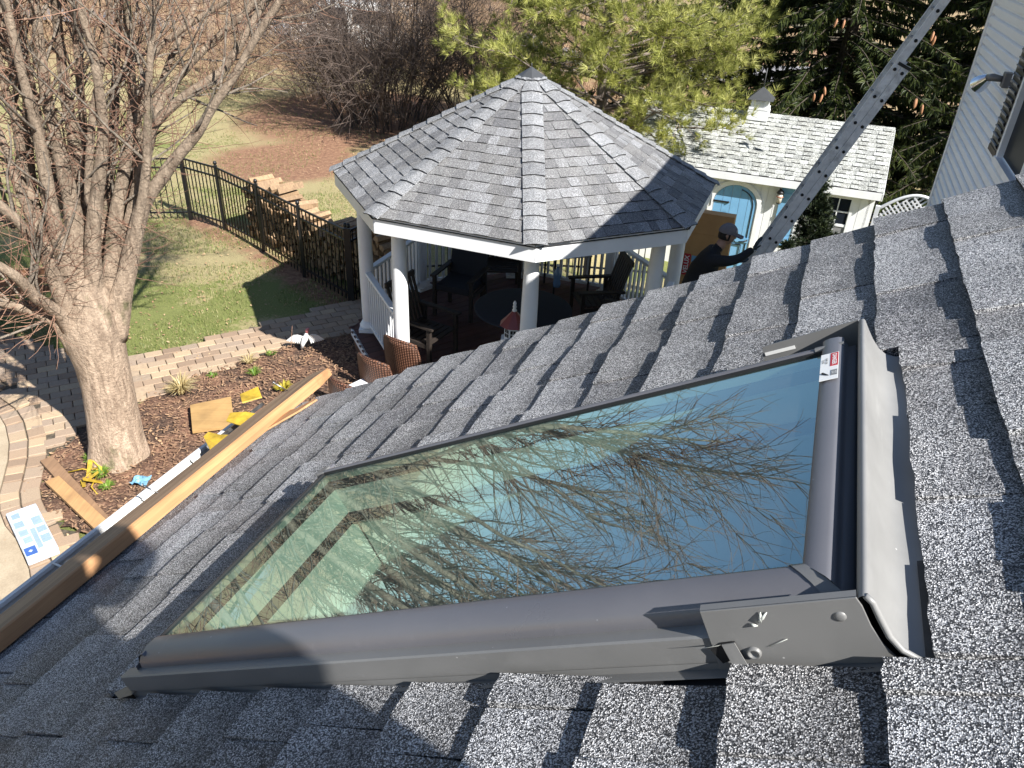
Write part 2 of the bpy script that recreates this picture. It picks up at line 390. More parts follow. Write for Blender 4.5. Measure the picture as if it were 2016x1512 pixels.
# ------------------------------------------------------------------ the skylight
m_fr = metal('taupe_lacquered_aluminium', (.112, .112, .124), .30, .28)
m_fr2 = metal('grey_flashing_metal', (.145, .145, .143), .34, .35)
m_fr3 = metal('pale_flashing_metal', (.19, .19, .187), .40, .6)
m_gask = paint('black_gasket', (.012, .012, .013), .6)
m_spacer = paint('silver_spacer', (.62, .64, .60), .35, .05, 0, metal=.3)
m_gl, t, b = nm('coated_glass')
t.nodes.remove(b); out = [n for n in t.nodes if n.type == 'OUTPUT_MATERIAL'][0]
fr_ = N(t, 'ShaderNodeFresnel'); fr_.inputs[0].default_value = 1.5
mu = N(t, 'ShaderNodeMath', operation='MULTIPLY_ADD', use_clamp=True); t.links.new(fr_.outputs[0], mu.inputs[0]); mu.inputs[1].default_value = .40; mu.inputs[2].default_value = .40
tr = N(t, 'ShaderNodeBsdfTransparent'); tr.inputs[0].default_value = (.78, 1.0, .88, 1)
gs = N(t, 'ShaderNodeBsdfGlossy'); gs.inputs[0].default_value = (.74, .96, .97, 1); gs.inputs['Roughness'].default_value = 0.0
cg = coord(t); nz = noise(t, mp(t, cg, (2.2, 3.4, 1)), 1, 1, .4)
bp = N(t, 'ShaderNodeBump'); bp.inputs['Strength'].default_value = .06; bp.inputs['Distance'].default_value = .012; t.links.new(nz, bp.inputs['Height'])
t.links.new(bp.outputs[0], gs.inputs['Normal'])
mx = N(t, 'ShaderNodeMixShader'); t.links.new(mu.outputs[0], mx.inputs[0]); t.links.new(tr.outputs[0], mx.inputs[1]); t.links.new(gs.outputs[0], mx.inputs[2])
df = N(t, 'ShaderNodeBsdfDiffuse'); df.inputs[0].default_value = (.55, .56, .54, 1); mx2 = N(t, 'ShaderNodeMixShader')
nd1 = noise(t, mp(t, cg, (3, 14, 1)), 1, 6, .7); vd = N(t, 'ShaderNodeTexVoronoi'); vd.inputs['Scale'].default_value = 48; t.links.new(cg, vd.inputs['Vector'])
sd1 = ramp(t, vd.outputs['Distance'], [(0, (.7,) * 3), (.035, (.5,) * 3), (.06, (0, 0, 0))]); sc1 = N(t, 'ShaderNodeSeparateColor'); t.links.new(vd.outputs['Color'], sc1.inputs[0])
g1 = N(t, 'ShaderNodeMath', operation='GREATER_THAN'); g1.inputs[1].default_value = .8; t.links.new(sc1.outputs[0], g1.inputs[0]); g2 = N(t, 'ShaderNodeMath', operation='MULTIPLY'); t.links.new(g1.outputs[0], g2.inputs[0]); t.links.new(sd1, g2.inputs[1])
g3 = N(t, 'ShaderNodeMath', operation='MAXIMUM'); t.links.new(g2.outputs[0], g3.inputs[0]); t.links.new(ramp(t, nd1, [(.35, (.012,) * 3), (.75, (.055,) * 3)]), g3.inputs[1])
t.links.new(g3.outputs[0], mx2.inputs[0]); t.links.new(mx.outputs[0], mx2.inputs[1]); t.links.new(df.outputs[0], mx2.inputs[2]); t.links.new(mx2.outputs[0], out.inputs[0])
skl = empty('skylight', mat=MR, label='fixed skylight with dark taupe metal frame and reflecting glass set in the grey roof', cat='skylight')
def sk(mb, name, mat, **k): return mb.build(name, mat, skl, **k)
sk(MB().add([(.0, .0, 0), (GL, 0, 0), (GL, GW, 0), (0, GW, 0)], [(0, 1, 2, 3)]), 'glass_pane', m_gl)
s_ = MB(); s_.bar((.006, .004, -.009), (.006, GW - .004, -.009), .011, .012); s_.bar((.0, GW - .006, -.009), (GL, GW - .006, -.009), .011, .012)
sk(s_, 'glass_spacer', m_spacer)
s_ = MB(); s_.bar((-.002, .0, .001), (-.002, GW, .001), .004, .006); s_.bar((0, GW + .001, .001), (GL, GW + .001, .001), .004, .006); s_.bar((0, -.001, .001), (GL, -.001, .001), .004, .006)
sk(s_, 'glazing_gasket', m_gask)
# side claddings: rounded profile falling outwards (x outwards, y up)
pr = [(0, .0), (.0, .0065), (.004, .0075), (.014, .0068), (.026, .0035), (.036, -.003), (.042, -.011), (.044, -.019), (.044, -.03)]
s_ = MB(); s_.sweep(pr, (-.002, -.002, 0), (GL - .001, -.002, 0), (0, -1, 0), (0, 0, 1), smooth=True, ea=-.42, eb=1.0); sk(s_, 'frame_cladding', m_fr)
pf = [(0, .0), (.0, .006), (.006, .0065), (.018, .002), (.030, -.008), (.040, -.02), (.044, -.035)]
s_ = MB(); s_.sweep(pf, (-.002, GW + .004, 0), (GL + .012, GW + .004, 0), (0, 1, 0), (0, 0, 1), smooth=True); sk(s_, 'frame_cladding', m_fr)
ps = [(0, -.004), (.0, .001), (.004, .002), (.016, -.002), (.024, -.012), (.026, -.045)]
s_ = MB(); s_.sweep(ps, (-.004, -.04, 0), (-.004, GW + .046, 0), (-1, 0, 0), (0, 0, 1), smooth=True); sk(s_, 'frame_cladding', m_fr)
ph = [(0, .0), (.0, .0065), (.003, .008), (.012, .0095), (.024, .0088), (.031, .0060), (.0325, .0), (.034, -.012), (.044, -.012), (.0455, -.03)]
s_ = MB(); s_.sweep(ph, (GL + .0012, -.002, 0), (GL + .0012, GW + .03, 0), (1, 0, 0), (0, 0, 1), smooth=True, ea=-1.0); sk(s_, 'head_cladding', m_fr)
# corner cover at the near head corner: curved strip overlapping the side cladding
s_ = MB(); pc = [(p[0], p[1] + .0018) for p in pr]
s_.sweep(pc, (GL - .012, -.002, 0), (GL + .002, -.002, 0), (0, -1, 0), (0, 0, 1), smooth=True, ea=.85, eb=1.0); sk(s_, 'corner_cover', m_fr2)
s_ = MB(); s_.sweep([(p[0], p[1] + .002) for p in pf], (GL - .01, GW + .003, 0), (GL + .034, GW + .003, 0), (0, 1, 0), (0, 0, 1), smooth=True); sk(s_, 'corner_cover', m_fr2)
s_ = MB().box((-.018, GW + .018, -.004), (.026, .03, .018)); sk(s_, 'corner_cover', m_fr2, bevel=.003)
# side covers with ledge and face
zb = ZR - .004
s_ = MB(); s_.sweep([(.040, -.026), (.0445, -.0225), (.062, -.0105 - .012), (.0645, -.0245), (.0645, zb)], (-.05, 0, 0), (GL + .02, 0, 0), (0, -1, 0), (0, 0, 1), ea=-.2); sk(s_, 'side_cover', m_fr2)
s_ = MB().box((-.0495, -.052, -.04), (.002, .0245, .03)); sk(s_, 'side_cover_end', m_fr2)
s_ = MB(); s_.sweep([(.040, -.03), (.0455, -.026), (.062, -.026), (.064, -.03), (.064, zb)], (-.05, GW, 0), (GL + .02, GW, 0), (0, 1, 0), (0, 0, 1)); sk(s_, 'side_cover', m_fr2)
s_ = MB().sweep([(.046, -.002 - .012), (.05, -.026), (.05, zb)], (.02, -.05, 0), (.02, GW + .06, 0), (-1, 0, 0), (0, 0, 1)); sk(s_, 'sill_cover', m_fr)
# step flashing strip showing under the near side, and turned-out sill apron corner
s_ = MB(); s_.add([(-.05, -.066, ZR + .0005), (GL + .06, -.066, ZR + .0005), (GL + .06, -.0815, ZR + .004), (-.05, -.0815, ZR + .002), (-.05, -.066, ZR + .01), (GL + .06, -.066, ZR + .01)], [(0, 1, 2, 3), (4, 5, 1, 0)])
sk(s_, 'step_flashing', m_fr2)
m_br = paint('brown_flashing_metal', (.15, .125, .10), .45, .1)
s_ = MB().add([(-.048, -.06, ZR + .012), (-.045, -.075, ZR + .013), (-.072, -.083, ZR + .0135), (-.105, -.069, ZR + .014), (-.075, -.048, ZR + .014)], [(0, 1, 2, 3, 4)]); sk(s_, 'apron_flashing', m_br)
s_ = MB().add([(-.045, -.05, ZR + .0115), (-.045, GW + .075, ZR + .0115), (-.1, GW + .075, ZR + .012), (-.1, -.05, ZR + .012)], [(0, 1, 2, 3)]); sk(s_, 'apron_flashing', m_br)
# head flashing: upstand ridge then a concave sheet running out under the shingles
RX = 1.165; er = -.0625, GW + .062
hp = [(-.010, -.03), (-.0075, .008), (-.004, .0135), (.0, .0150), (.003, .0145), (.0045, .011), (.005, -.004), (.0065, -.022), (.0105, -.042), (.018, -.055), (.030, -.0625), (.045, -.0645), (.075, -.062)]
s_ = MB(); s_.sweep(hp, (RX, er[0] - .004, 0), (RX, er[1], 0), (1, 0, 0), (0, 0, 1), smooth=True); sk(s_, 'head_flashing', m_fr3)
s_ = MB().sweep([(1.135, -.03), (1.158, -.03)], (0, -.06, 0), (0, GW + .06, 0), (1, 0, 0), (0, 0, 1)); sk(s_, 'head_channel', m_fr)
s_ = MB().box((RX + .040, -.008, ZR + .0045), (.011, .15, .006)); sk(s_, 'foam_seal', m_gask)
# rounded bead on the near end of the head flashing
bead = [V((RX + .002, er[0] - .0035, .0145)), V((RX + .006, er[0] - .0035, .006)), V((RX + .0075, er[0] - .004, -.012)), V((RX + .010, er[0] - .0045, -.034)), V((RX + .017, er[0] - .006, -.051)), V((RX + .028, er[0] - .0075, -.061)), V((RX + .037, er[0] - .009, -.0655))]
s_ = MB().tube(bead, [.0032, .0034, .0036, .0036, .0034, .003, .002], 8); sk(s_, 'flashing_bead', m_fr3)
# end plates of the head flashing
def plate(y, d, name):
    pl = [(1.007, y, .0135), (1.159, y, .0145), (1.1615, y, .004), (1.163, y, -.02), (1.168, y, -.045), (1.178, y, -.066), (1.14, y, -.0665), (1.10, y, -.074), (1.0, y, -.082)]
    return MB().prism(pl, (0, d, 0))
sk(plate(-.0655, -.0022, 'x'), 'end_plate', m_fr2, bevel=.0008)
s_ = MB().add([(1.007, -.0655, .0135), (1.159, -.0655, .0145), (1.159, -.058, .0155), (1.007, -.058, .0145)], [(0, 1, 2, 3)]); sk(s_, 'plate_lip', m_fr2)
pl = [(1.005, GW + .064, .010), (1.159, GW + .064, .0145), (1.163, GW + .064, -.04), (1.16, GW + .064, -.066), (1.0, GW + .064, -.066), (1.0, GW + .064, -.006)]
sk(MB().prism(pl, (0, .002, 0)), 'end_plate', m_fr2)
s_ = MB().box((1.03, GW + .0625, -.004), (.05, .001, .006)); sk(s_, 'plate_slot', m_alu)
# bent clip, rivet and the dent
s_ = MB(); y = -.0685
s_.prism([(1.016, y - .001, -.029), (1.030, y - .001, -.0275), (1.037, y - .008, -.056), (1.034, y - .009, -.0605), (1.022, y - .008, -.0585)], (0, -.0012, 0)); sk(s_, 'bent_clip', m_fr2)
s_ = MB().add([(1.001, y - .0003, -.036), (1.016, y - .0003, -.0275), (1.030, y - .0003, -.0265), (1.0305, y - .0003, -.0285), (1.017, y - .0003, -.030), (1.018, y - .0003, -.052), (1.008, y - .0003, -.056)], [(0, 1, 2, 3, 4, 5, 6)]); sk(s_, 'clip_slot', m_gask)
s_ = MB().add([(1.016, y - .0025, -.028), (1.0, y - .010, -.0245), (.99, y - .009, -.0245), (1.004, y - .006, -.027), (1.012, y - .002, -.0305)], [(0, 1, 2, 3, 4)]); sk(s_, 'bent_tab', m_spacer)
def disc(mb, c, r, prof, n=20):
    vs = []; fs = []
    for (q, dpt_) in prof:
        for k in range(n): a = 2 * pi * k / n; vs.append((c[0] + cos(a) * r * q, c[1] - dpt_, c[2] + sin(a) * r * q))
    for i in range(len(prof) - 1):
        for k in range(n): k2 = (k + 1) % n; fs.append((i * n + k, i * n + k2, (i + 1) * n + k2, (i + 1) * n + k))
    fs.append(tuple((len(prof) - 1) * n + k for k in range(n))); return mb.add(vs, fs, smooth=True)
sk(disc(MB(), (1.0445, y + .001, -.044), .0078, [(1, .0), (.92, .0032), (.75, .004), (.6, .0034), (.48, .0012), (.2, .001)]), 'rivet', m_fr2)
sk(disc(MB(), (1.139, y + .001, -.006), .006, [(1, .0), (.9, .0012), (.5, .0022)]), 'rivet', m_fr2)
s_ = MB()
for (x, z, dx, dz) in ((1.062, -.004, .012, .011), (1.064, -.006, .004, .014), (1.06, -.009, -.006, .004)):
    s_.tube([(x, y - .0004, z), (x + dx * .5, y - .002, z + dz * .5), (x + dx, y - .0004, z + dz)], [.0006, .002, .0005], 5)
s_.tube([(1.062, y - .0002, -.037), (1.083, y - .0008, -.028)], .0004, 4); sk(s_, 'dent', m_spacer)
# warning sticker with its print
m_stw = paint('sticker_white', (.80, .80, .78), .5, .02, 0); m_str = paint('sticker_red', (.50, .02, .03), .5, .02, 0); m_stk = paint('sticker_ink', (.02, .02, .025), .5, 0, 0)
m_stg = paint('sticker_grey_ink', (.22, .22, .22), .5, 0, 0)
def text(body, size, mat_, M4, name, parent, ax='CENTER', bold=0.0, kind=None):
    cu = bpy.data.curves.new(name, 'FONT'); cu.body = body; cu.size = size; cu.align_x = ax; cu.align_y = 'CENTER'; cu.extrude = size * .004; cu.offset = bold
    tmp = bpy.data.objects.new('tmp_text', cu); C.objects.link(tmp); bpy.context.view_layer.update()
    me = bpy.data.meshes.new_from_object(tmp.evaluated_get(bpy.context.evaluated_depsgraph_get())); bpy.data.objects.remove(tmp)
    me.materials.clear(); me.materials.append(mat_)
    o = bpy.data.objects.new(name, me); C.objects.link(o); o.parent = parent; o.matrix_local = M4
    return o
zs = .0118; x0, x1, y0, y1 = GL + .0025, GL + .0285, .395, .482
st = MB().box(((x0 + x1) / 2, (y0 + y1) / 2, zs - .0002), (x1 - x0, y1 - y0, .0006)); sto = sk(st, 'warning_sticker', m_stw, bevel=.0002)
rd = MB().box((x1 - .006, y1 - .0235, zs + .0003), (.011, .043, .0003)).build('sticker_panel', m_str, sto)
MB().box((x1 - .0055, y0 + .020, zs + .0003), (.009, .017, .0003)).build('sticker_panel', m_stg, sto)
def mt(x, y, z, rz): return Matrix.Translation((x, y, z)) @ Matrix.Rotation(rz, 4, 'Z')
text('DANGER', .0088, m_stw, mt(x1 - .006, y1 - .0235, zs + .0006, -pi / 2), 'sticker_print', sto, bold=.0002)
text('KEEP OFF\nGLASS', .0045, m_stk, mt(x0 + .0065, y1 - .026, zs + .0006, -pi / 2), 'sticker_print', sto)
text('KEEP\nOFF', .0042, m_stw, mt(x1 - .0055, y0 + .020, zs + .0006, -pi / 2), 'sticker_print', sto)
pg = MB().tube([(x0 + .004, y0 + .022, zs + .0004), (x0 + .013, y0 + .013, zs + .0004)], [.0022, .0008], 4); pg.build('sticker_print', m_stk, sto)
# ------------------------------------------------------------------ plank nailed along the eave
pk = empty('wooden_plank', mat=MR, label='long weathered orange wooden plank nailed along the roof edge above the gutter', cat='plank')
b_ = MB(); nseg = 26; rg = random.Random(3); sec = []
for i in range(nseg + 1):
    e = lerp(-1.6, 1.545, i / nseg); t_ = max(0, (e - 1.42) / .125); sh_ = .012 * sin(e * 3.1)
    s1 = -.785 + .004 * sin(e * 5) - .030 * t_ ** 2; s0 = -.915 + .016 * t_ ** 2 + .003 * sin(e * 9); zt_ = ZR + .054 - .012 * t_ ** 2 + rg.uniform(-.0006, .0006)
    sec.append([(s0, e, ZR + .012), (s0, e, zt_ - .006), (s0 + .006, e, zt_), (s1 - .005, e, zt_ + .0005), (s1, e, zt_ - .004), (s1, e, ZR + .012)])
vs = [p for q in sec for p in q]; n6 = 6
ft = []; fsd = []
for i in range(nseg):
    for k in range(6):
        f = (i * 6 + k, (i + 1) * 6 + k, (i + 1) * 6 + (k + 1) % 6, i * 6 + (k + 1) % 6)
        (ft if k in (1, 2) or k == 0 else fsd).append(f)
fsd += [tuple(range(6)), tuple(nseg * 6 + k for k in range(5, -1, -1))]
b_.add(vs, ft).build('plank_top', m_plyw, pk); MB().add(vs, fsd).build('plank_face', m_ply, pk)
for (e, dx, dy, h) in ((1.37, -.012, -.03, .058), (.705, -.03, -.012, .045), (-.12, -.02, .03, .05)):
    p = V((-.88, e, ZR + .05)); q = p + V((dx, dy, h)); nl = MB().tube([p, q], .0026, 7); nl.tube([q, q + (q - p).normalized() * .0025], .0065, 9); nl.build('nail', m_nail, pk)
wsh = MB(); wsh.prism([(-.80, 1.10, ZR + .011), (-.70, 1.20, ZR + .014), (-.665, 1.265, ZR + .014), (-.685, 1.27, ZR + .015), (-.735, 1.225, ZR + .015), (-.775, 1.235, ZR + .014), (-.80, 1.17, ZR + .013)], (0, 0, .006))
o = wsh.build('wood_shim', m_ply, None); o.matrix_world = MR; tag(o, 'small orange splinter of wood sticking out from under the eave plank', 'shim')
m_yel = paint('worn_yellow_paint', (.60, .40, .04), .5, .35, .2, 14)
yb = empty('roof_bracket', mat=MR, label='yellow metal roof bracket hooked beneath the plank at the gutter end', cat='bracket')
s_ = MB(); s_.prism([(-.885, .99, ZR + .03), (-.94, .985, ZR + .035), (-.99, 1.03, ZR + .08), (-1.0, 1.065, ZR + .08), (-.95, 1.06, ZR + .06), (-.885, 1.08, ZR + .03)], (0, 0, .004)); s_.build('bracket_arm', m_yel, yb)
s_ = MB(); s_.prism([(-.885, 1.13, ZR + .03), (-.97, 1.13, ZR + .08), (-.99, 1.18, ZR + .09), (-.94, 1.20, ZR + .07), (-.885, 1.22, ZR + .03)], (0, 0, .004)); s_.build('bracket_arm', m_yel, yb)
s_ = MB(); s_.prism([(-.96, 1.225, ZR + .10), (-1.0, 1.27, ZR + .12), (-.97, 1.335, ZR + .11), (-.93, 1.29, ZR + .08)], (0, 0, .005)); s_.build('bracket_plate', m_yel, yb)
s_ = MB().bar((-1.0, 1.03, ZR + .042), (-.99, 1.33, ZR + .046), .012, .012); s_.build('bracket_bar', m_nail, yb)
# ------------------------------------------------------------------ terrain
def sm(t): t = max(0, min(1, t)); return t * t * (3 - 2 * t)
def terr(x, y): return -1.2 * sm((y - 11.8) / 4.0) * sm((x + .6 - max(0, y - 16) * .05) / 3.0) + .006 * (y - 20) * (y > 20) 
def gxy(px, py, z=0.0): p = G(px, py, z); return (p.x, p.y)
PATH = [gxy(*p) for p in ((-90, 655), (0, 662), (55, 677), (115, 694), (175, 705), (240, 708), (347, 694), (451, 660), (510, 646), (660, 604), (700, 597), (735, 588), (735, 650), (700, 656), (625, 677), (535, 698), (448, 729), (365, 753), (264, 806), (215, 830), (174, 847), (115, 892), (87, 917), (83, 951), (85, 990), (115, 1030), (160, 1056), (230, 1120), (160, 1300), (-60, 1300), (-200, 1000))]
CURVE = [gxy(*p) for p in ((-120, 770), (-40, 795), (0, 825), (13, 847), (20, 881), (18, 915), (7, 960), (0, 985), (2, 1016), (13, 1045), (34, 1070), (60, 1130), (70, 1200), (60, 1330))]
MULCH = [gxy(*p) for p in ((735, 640), (700, 656), (625, 677), (535, 698), (448, 729), (365, 753), (264, 806), (215, 830), (174, 847), (115, 892), (87, 917), (83, 951), (85, 990), (115, 1030), (160, 1056), (300, 1130), (520, 1110), (760, 900), (900, 800), (780, 700))]
def smear(P, C_): return [(x, y) for x, y in P]
rg = random.Random(11)
from mathutils import noise as mn
def nz3(x, y, s, o=0.0): return mn.noise(V((x * s + o, y * s - o, o)))
mg = MB(); soil = []; green = []
x0, x1, y0, y1, st = -26, 22, 2, 70, .3
NX, NY = int((x1 - x0) / st) + 1, int((y1 - y0) / st) + 1
def blob(x, y, cx, cy, rx, ry): return sm(1.35 - hypot((x - cx) / rx, (y - cy) / ry))
b1 = gxy(560, 320); b2 = gxy(700, 230); b3 = gxy(560, 210); b4 = gxy(450, 460)
vs = []
for j in range(NY):
    for i in range(NX):
        x = x0 + i * st; y = y0 + j * st; vs.append((x, y, terr(x, y) + .02 * nz3(x, y, .6)))
        n = nz3(x, y, .5, 3.1) * .5 + nz3(x, y, 1.7, 8.2) * .3
        s_ = max(blob(x, y, b1[0], b1[1], 2.0, 2.0), blob(x, y, b2[0], b2[1], 3.6, 4.2), blob(x, y, b3[0], b3[1], 1.6, 2.5) * .5, sm((y - 27) / 8) * .42)
        fl = abs((x + 6.58) * (11.34 - 14.88) - (y - 14.88) * (-2.65 + 6.58)) / hypot(3.54, 3.93)
        s_ = max(s_, .75 * sm(1 - fl / .55) * (y < 15.2 and x > -9), .5 * blob(x, y, b4[0], b4[1], .5, .8))
        soil.append(max(0, min(1, s_ + n * .55 * (s_ > .02)))); green.append(max(0, min(1, .40 - .02 * max(0, y - 12) + n * 1.5 + .22 * sm((11.5 - y) / 3))))
fs = [(j * NX + i, j * NX + i + 1, (j + 1) * NX + i + 1, (j + 1) * NX + i) for j in range(NY - 1) for i in range(NX - 1)]
mg.add(vs, fs, smooth=True)
m_gr, t, b = nm('lawn_soil'); co = coord(t)
n1 = noise(t, co, 9, 8, .75); n2 = noise(t, co, 55, 6, .8); n3 = noise(t, co, 1.3, 4, .6)
at = N(t, 'ShaderNodeAttribute', attribute_name='green').outputs['Fac']; as_ = N(t, 'ShaderNodeAttribute', attribute_name='soil').outputs['Fac']
gcol = ramp(t, n2, [(.25, (.075, .09, .022)), (.5, (.17, .19, .05)), (.75, (.32, .33, .11))])
tcol = ramp(t, n2, [(.25, (.15, .125, .055)), (.5, (.34, .285, .14)), (.75, (.52, .44, .24))])
ad = N(t, 'ShaderNodeMath', operation='ADD'); t.links.new(at, ad.inputs[0]); t.links.new(n1, ad.inputs[1])
c_ = mixc(t, ramp(t, ad.outputs[0], [(.82, (0, 0, 0)), (1.06, (1, 1, 1))]), tcol, gcol)
scol = ramp(t, n1, [(.22, (.09, .045, .028)), (.45, (.22, .11, .065)), (.62, (.34, .20, .115)), (.75, (.46, .33, .19))])
ad2 = N(t, 'ShaderNodeMath', operation='MULTIPLY_ADD'); t.links.new(n1, ad2.inputs[0]); ad2.inputs[1].default_value = .9; t.links.new(as_, ad2.inputs[2])
c_ = mixc(t, ramp(t, ad2.outputs[0], [(.62, (0, 0, 0)), (1.05, (1, 1, 1))]), c_, scol)
t.links.new(c_, b.inputs['Base Color']); b.inputs['Roughness'].default_value = .95; bump(t, b, n2, .9, .03)
go = mg.build('ground', m_gr, kind='structure')
for nm_, arr in (('soil', soil), ('green', green)):
    a = go.data.attributes.new(nm_, 'FLOAT', 'POINT'); a.data.foreach_set('value', arr)
far = MB(); far.add([(-300, -40, -.06), (300, -40, -.06), (300, 2, -.06), (-300, 2, -.06), (-26, 2, -.06), (-26, 70, .25), (-300, 70, .25), (22, 2, -1.3), (300, 2, -1.3), (300, 70, .2), (22, 70, .2), (300, 500, 1.5), (-300, 500, 1.5)], [(0, 1, 2, 3), (3, 4, 5, 6), (7, 8, 9, 10), (6, 9, 11, 12)])
fo = far.build('field', m_gr, kind='structure')
for nm_, val in (('soil', .35), ('green', .25)):
    a = fo.data.attributes.new(nm_, 'FLOAT', 'POINT'); a.data.foreach_set('value', [val] * len(fo.data.vertices))
# mulch bed
m_mu, t, b = nm('bark_mulch'); co = coord(t)
vo = N(t, 'ShaderNodeTexVoronoi'); vo.inputs['Scale'].default_value = 45; t.links.new(mp(t, co, (1, 1.6, 1)), vo.inputs['Vector'])
sx = N(t, 'ShaderNodeSeparateColor'); t.links.new(vo.outputs['Color'], sx.inputs[0])
n1 = noise(t, co, 2.2, 5, .65)
c_ = ramp(t, sx.outputs[0], [(0, (.018, .010, .007)), (.5, (.055, .03, .02)), (.8, (.12, .07, .045)), (1, (.26, .17, .11))])
c_ = mixc(t, ramp(t, n1, [(.42, (0, 0, 0)), (.68, (1, 1, 1))]), c_, ramp(t, sx.outputs[1], [(0, (.10, .05, .03)), (.6, (.22, .11, .065)), (1, (.40, .24, .15))]))
t.links.new(c_, b.inputs['Base Color']); b.inputs['Roughness'].default_value = .95; bump(t, b, sx.outputs[2], .8, .02)
def sheet(P, z, name, mat_, step=.14, wob=.012, kind='structure', edge=0.0):
    xs = [p[0] for p in P]; ys = [p[1] for p in P]; nx = int((max(xs) - min(xs)) / step) + 2; ny = int((max(ys) - min(ys)) / step) + 2
    idx = {}; vs = []; fs = []
    def vid(i, j):
        if (i, j) not in idx:
            x = min(xs) + i * step; y = min(ys) + j * step
            idx[(i, j)] = len(vs); vs.append((x + rg.uniform(-.02, .02), y + rg.uniform(-.02, .02), z + terr(x, y) + wob * nz3(x, y, 3) + wob * .5 * nz3(x, y, 9)))
        return idx[(i, j)]
    for i in range(nx):
        for j in range(ny):
            if inpoly(min(xs) + (i + .5) * step, min(ys) + (j + .5) * step, P): fs.append((vid(i, j), vid(i + 1, j), vid(i + 1, j + 1), vid(i, j + 1)))
    return MB().add(vs, fs, smooth=True).build(name, mat_, kind=kind)
m_sand = paint('joint_sand', (.12, .098, .07), .95, .4, .6, 20)
sheet(MULCH, .045, 'mulch_bed', m_mu, step=.09, wob=.03)
sheet(PATH, .026, 'path_bed', m_sand, step=.12, wob=.0)
m_con, t, b = nm('tan_concrete'); co = coord(t); n1 = noise(t, co, 2.5, 7, .7); n2 = noise(t, co, 60, 4, .7)
t.links.new(mixc(t, .35, ramp(t, n1, [(.3, (.30, .235, .16)), (.7, (.46, .38, .27))]), ramp(t, n2, [(.3, (.3, .3, .3)), (.7, (.7, .7, .7))]), 'OVERLAY'), b.inputs['Base Color']); b.inputs['Roughness'].default_value = .85; bump(t, b, n2, .3, .003)
CP = CURVE + [(-9, 2), (-11, 6), (-9, 9)]
MB().prism([(x, y, .03) for x, y in CP], (0, 0, .035)).build('patio', m_con, kind='structure')
m_pav, t, b = nm('paver_stone'); co = coord(t); n1 = noise(t, co, 18, 6, .7); n2 = noise(t, co, 120, 4, .7); tn = tone_of(t)
c_ = ramp(t, tn, [(0, (.22, .155, .11)), (.3, (.34, .245, .17)), (.6, (.30, .23, .175)), (.85, (.43, .32, .21)), (1, (.26, .205, .16))])
c_ = mixc(t, .5, c_, ramp(t, n1, [(.3, (.3, .3, .3)), (.7, (.7, .68, .64))]), 'OVERLAY')
t.links.new(c_, b.inputs['Base Color']); b.inputs['Roughness'].default_value = .85; bump(t, b, n2, .4, .004)
pth = empty('paver_path', (0, 0, 0)); pth['kind'] = 'structure'
pav = []
L_, W_ = .235, .155; th = R(31)
def incurve(x, y): return inpoly(x, y, CP)
def dcurve(x, y): return min(hypot(x - CURVE[i][0], y - CURVE[i][1]) if False else segd((x, y), CURVE[i], CURVE[i + 1]) for i in range(len(CURVE) - 1))
def segd(p, a, b_):
    dx, dy = b_[0] - a[0], b_[1] - a[1]; t_ = max(0, min(1, ((p[0] - a[0]) * dx + (p[1] - a[1]) * dy) / (dx * dx + dy * dy))); return hypot(p[0] - a[0] - dx * t_, p[1] - a[1] - dy * t_)
for i in range(-60, 60):
    for j in range(-70, 70):
        # herringbone-like alternation of two directions
        u_, v_ = i * L_ + (j % 2) * L_ * .5, j * W_
        x = -4.5 + u_ * cos(th) - v_ * sin(th); y = 8.5 + u_ * sin(th) + v_ * cos(th)
        if inpoly(x, y, PATH) and y > 4.6 and not incurve(x, y) and dcurve(x, y) > .36: pav.append((x, y, th + rg.uniform(-.035, .035), L_ - .006 - rg.uniform(0, .007), W_ - .006 - rg.uniform(0, .005)))
# two soldier rings along the curve
for off, ln_ in ((.095, .17), (.285, .19)):
    acc = 0
    for i in range(len(CURVE) - 1):
        a, b_ = V(CURVE[i]), V(CURVE[i + 1]); d_ = (b_ - a); n_ = V((d_.y, -d_.x)).normalized() * -1
        if incurve(*(a + n_ * .1)): n_ = -n_
        k = 0; L2 = d_.length; m_ = max(1, round(L2 / ln_))
        for k in range(m_):
            p = a + d_ * ((k + .5) / m_) + n_ * off; pav.append((p.x, p.y, atan2(d_.y, d_.x), L2 / m_ - .012, .175))
pav.sort(key=lambda p: hypot(p[0] - 0, p[1] - 0))
vis = []
rest = MB(); npv = 0; pm = {}
def paver_mesh(k):
    if k not in pm:
        q = MB(); w2 = .5; t2 = .46
        q.add([(-w2, -w2, 0), (w2, -w2, 0), (w2, w2, 0), (-w2, w2, 0), (-w2, -w2, .035), (w2, -w2, .035), (w2, w2, .035), (-w2, w2, .035), (-t2, -t2, .041), (t2, -t2, .041), (t2, t2, .041), (-t2, t2, .041)],
              [(0, 1, 5, 4), (1, 2, 6, 5), (2, 3, 7, 6), (3, 0, 4, 7), (4, 5, 9, 8), (5, 6, 10, 9), (6, 7, 11, 10), (7, 4, 8, 11), (8, 9, 10, 11)])
        pm[k] = q.me('paver'); pm[k].materials.append(m_pav)
    return pm[k]
for (x, y, a, l, w2) in pav:
    zz = terr(x, y) + .018 + rg.uniform(0, .004)
    c = camo.matrix_world.inverted() @ V((x, y, 0)); px = 1008 + FPX * c.x / -c.z; py = 756 - FPX * c.y / -c.z
    seen = -20 < px < 760 and py < 1230 - px * .76 + 40 and not (180 < px < 290 and 700 < py < 900)
    if seen and npv < 300:
        inst(paver_mesh(0), 'paver', pth, (x, y, zz), (rg.uniform(-.012, .012), rg.uniform(-.012, .012), a), (l, w2, 1)); npv += 1
    else: rest.box((x, y, zz + .02), (l, w2, .04), a, tone=rg.random())
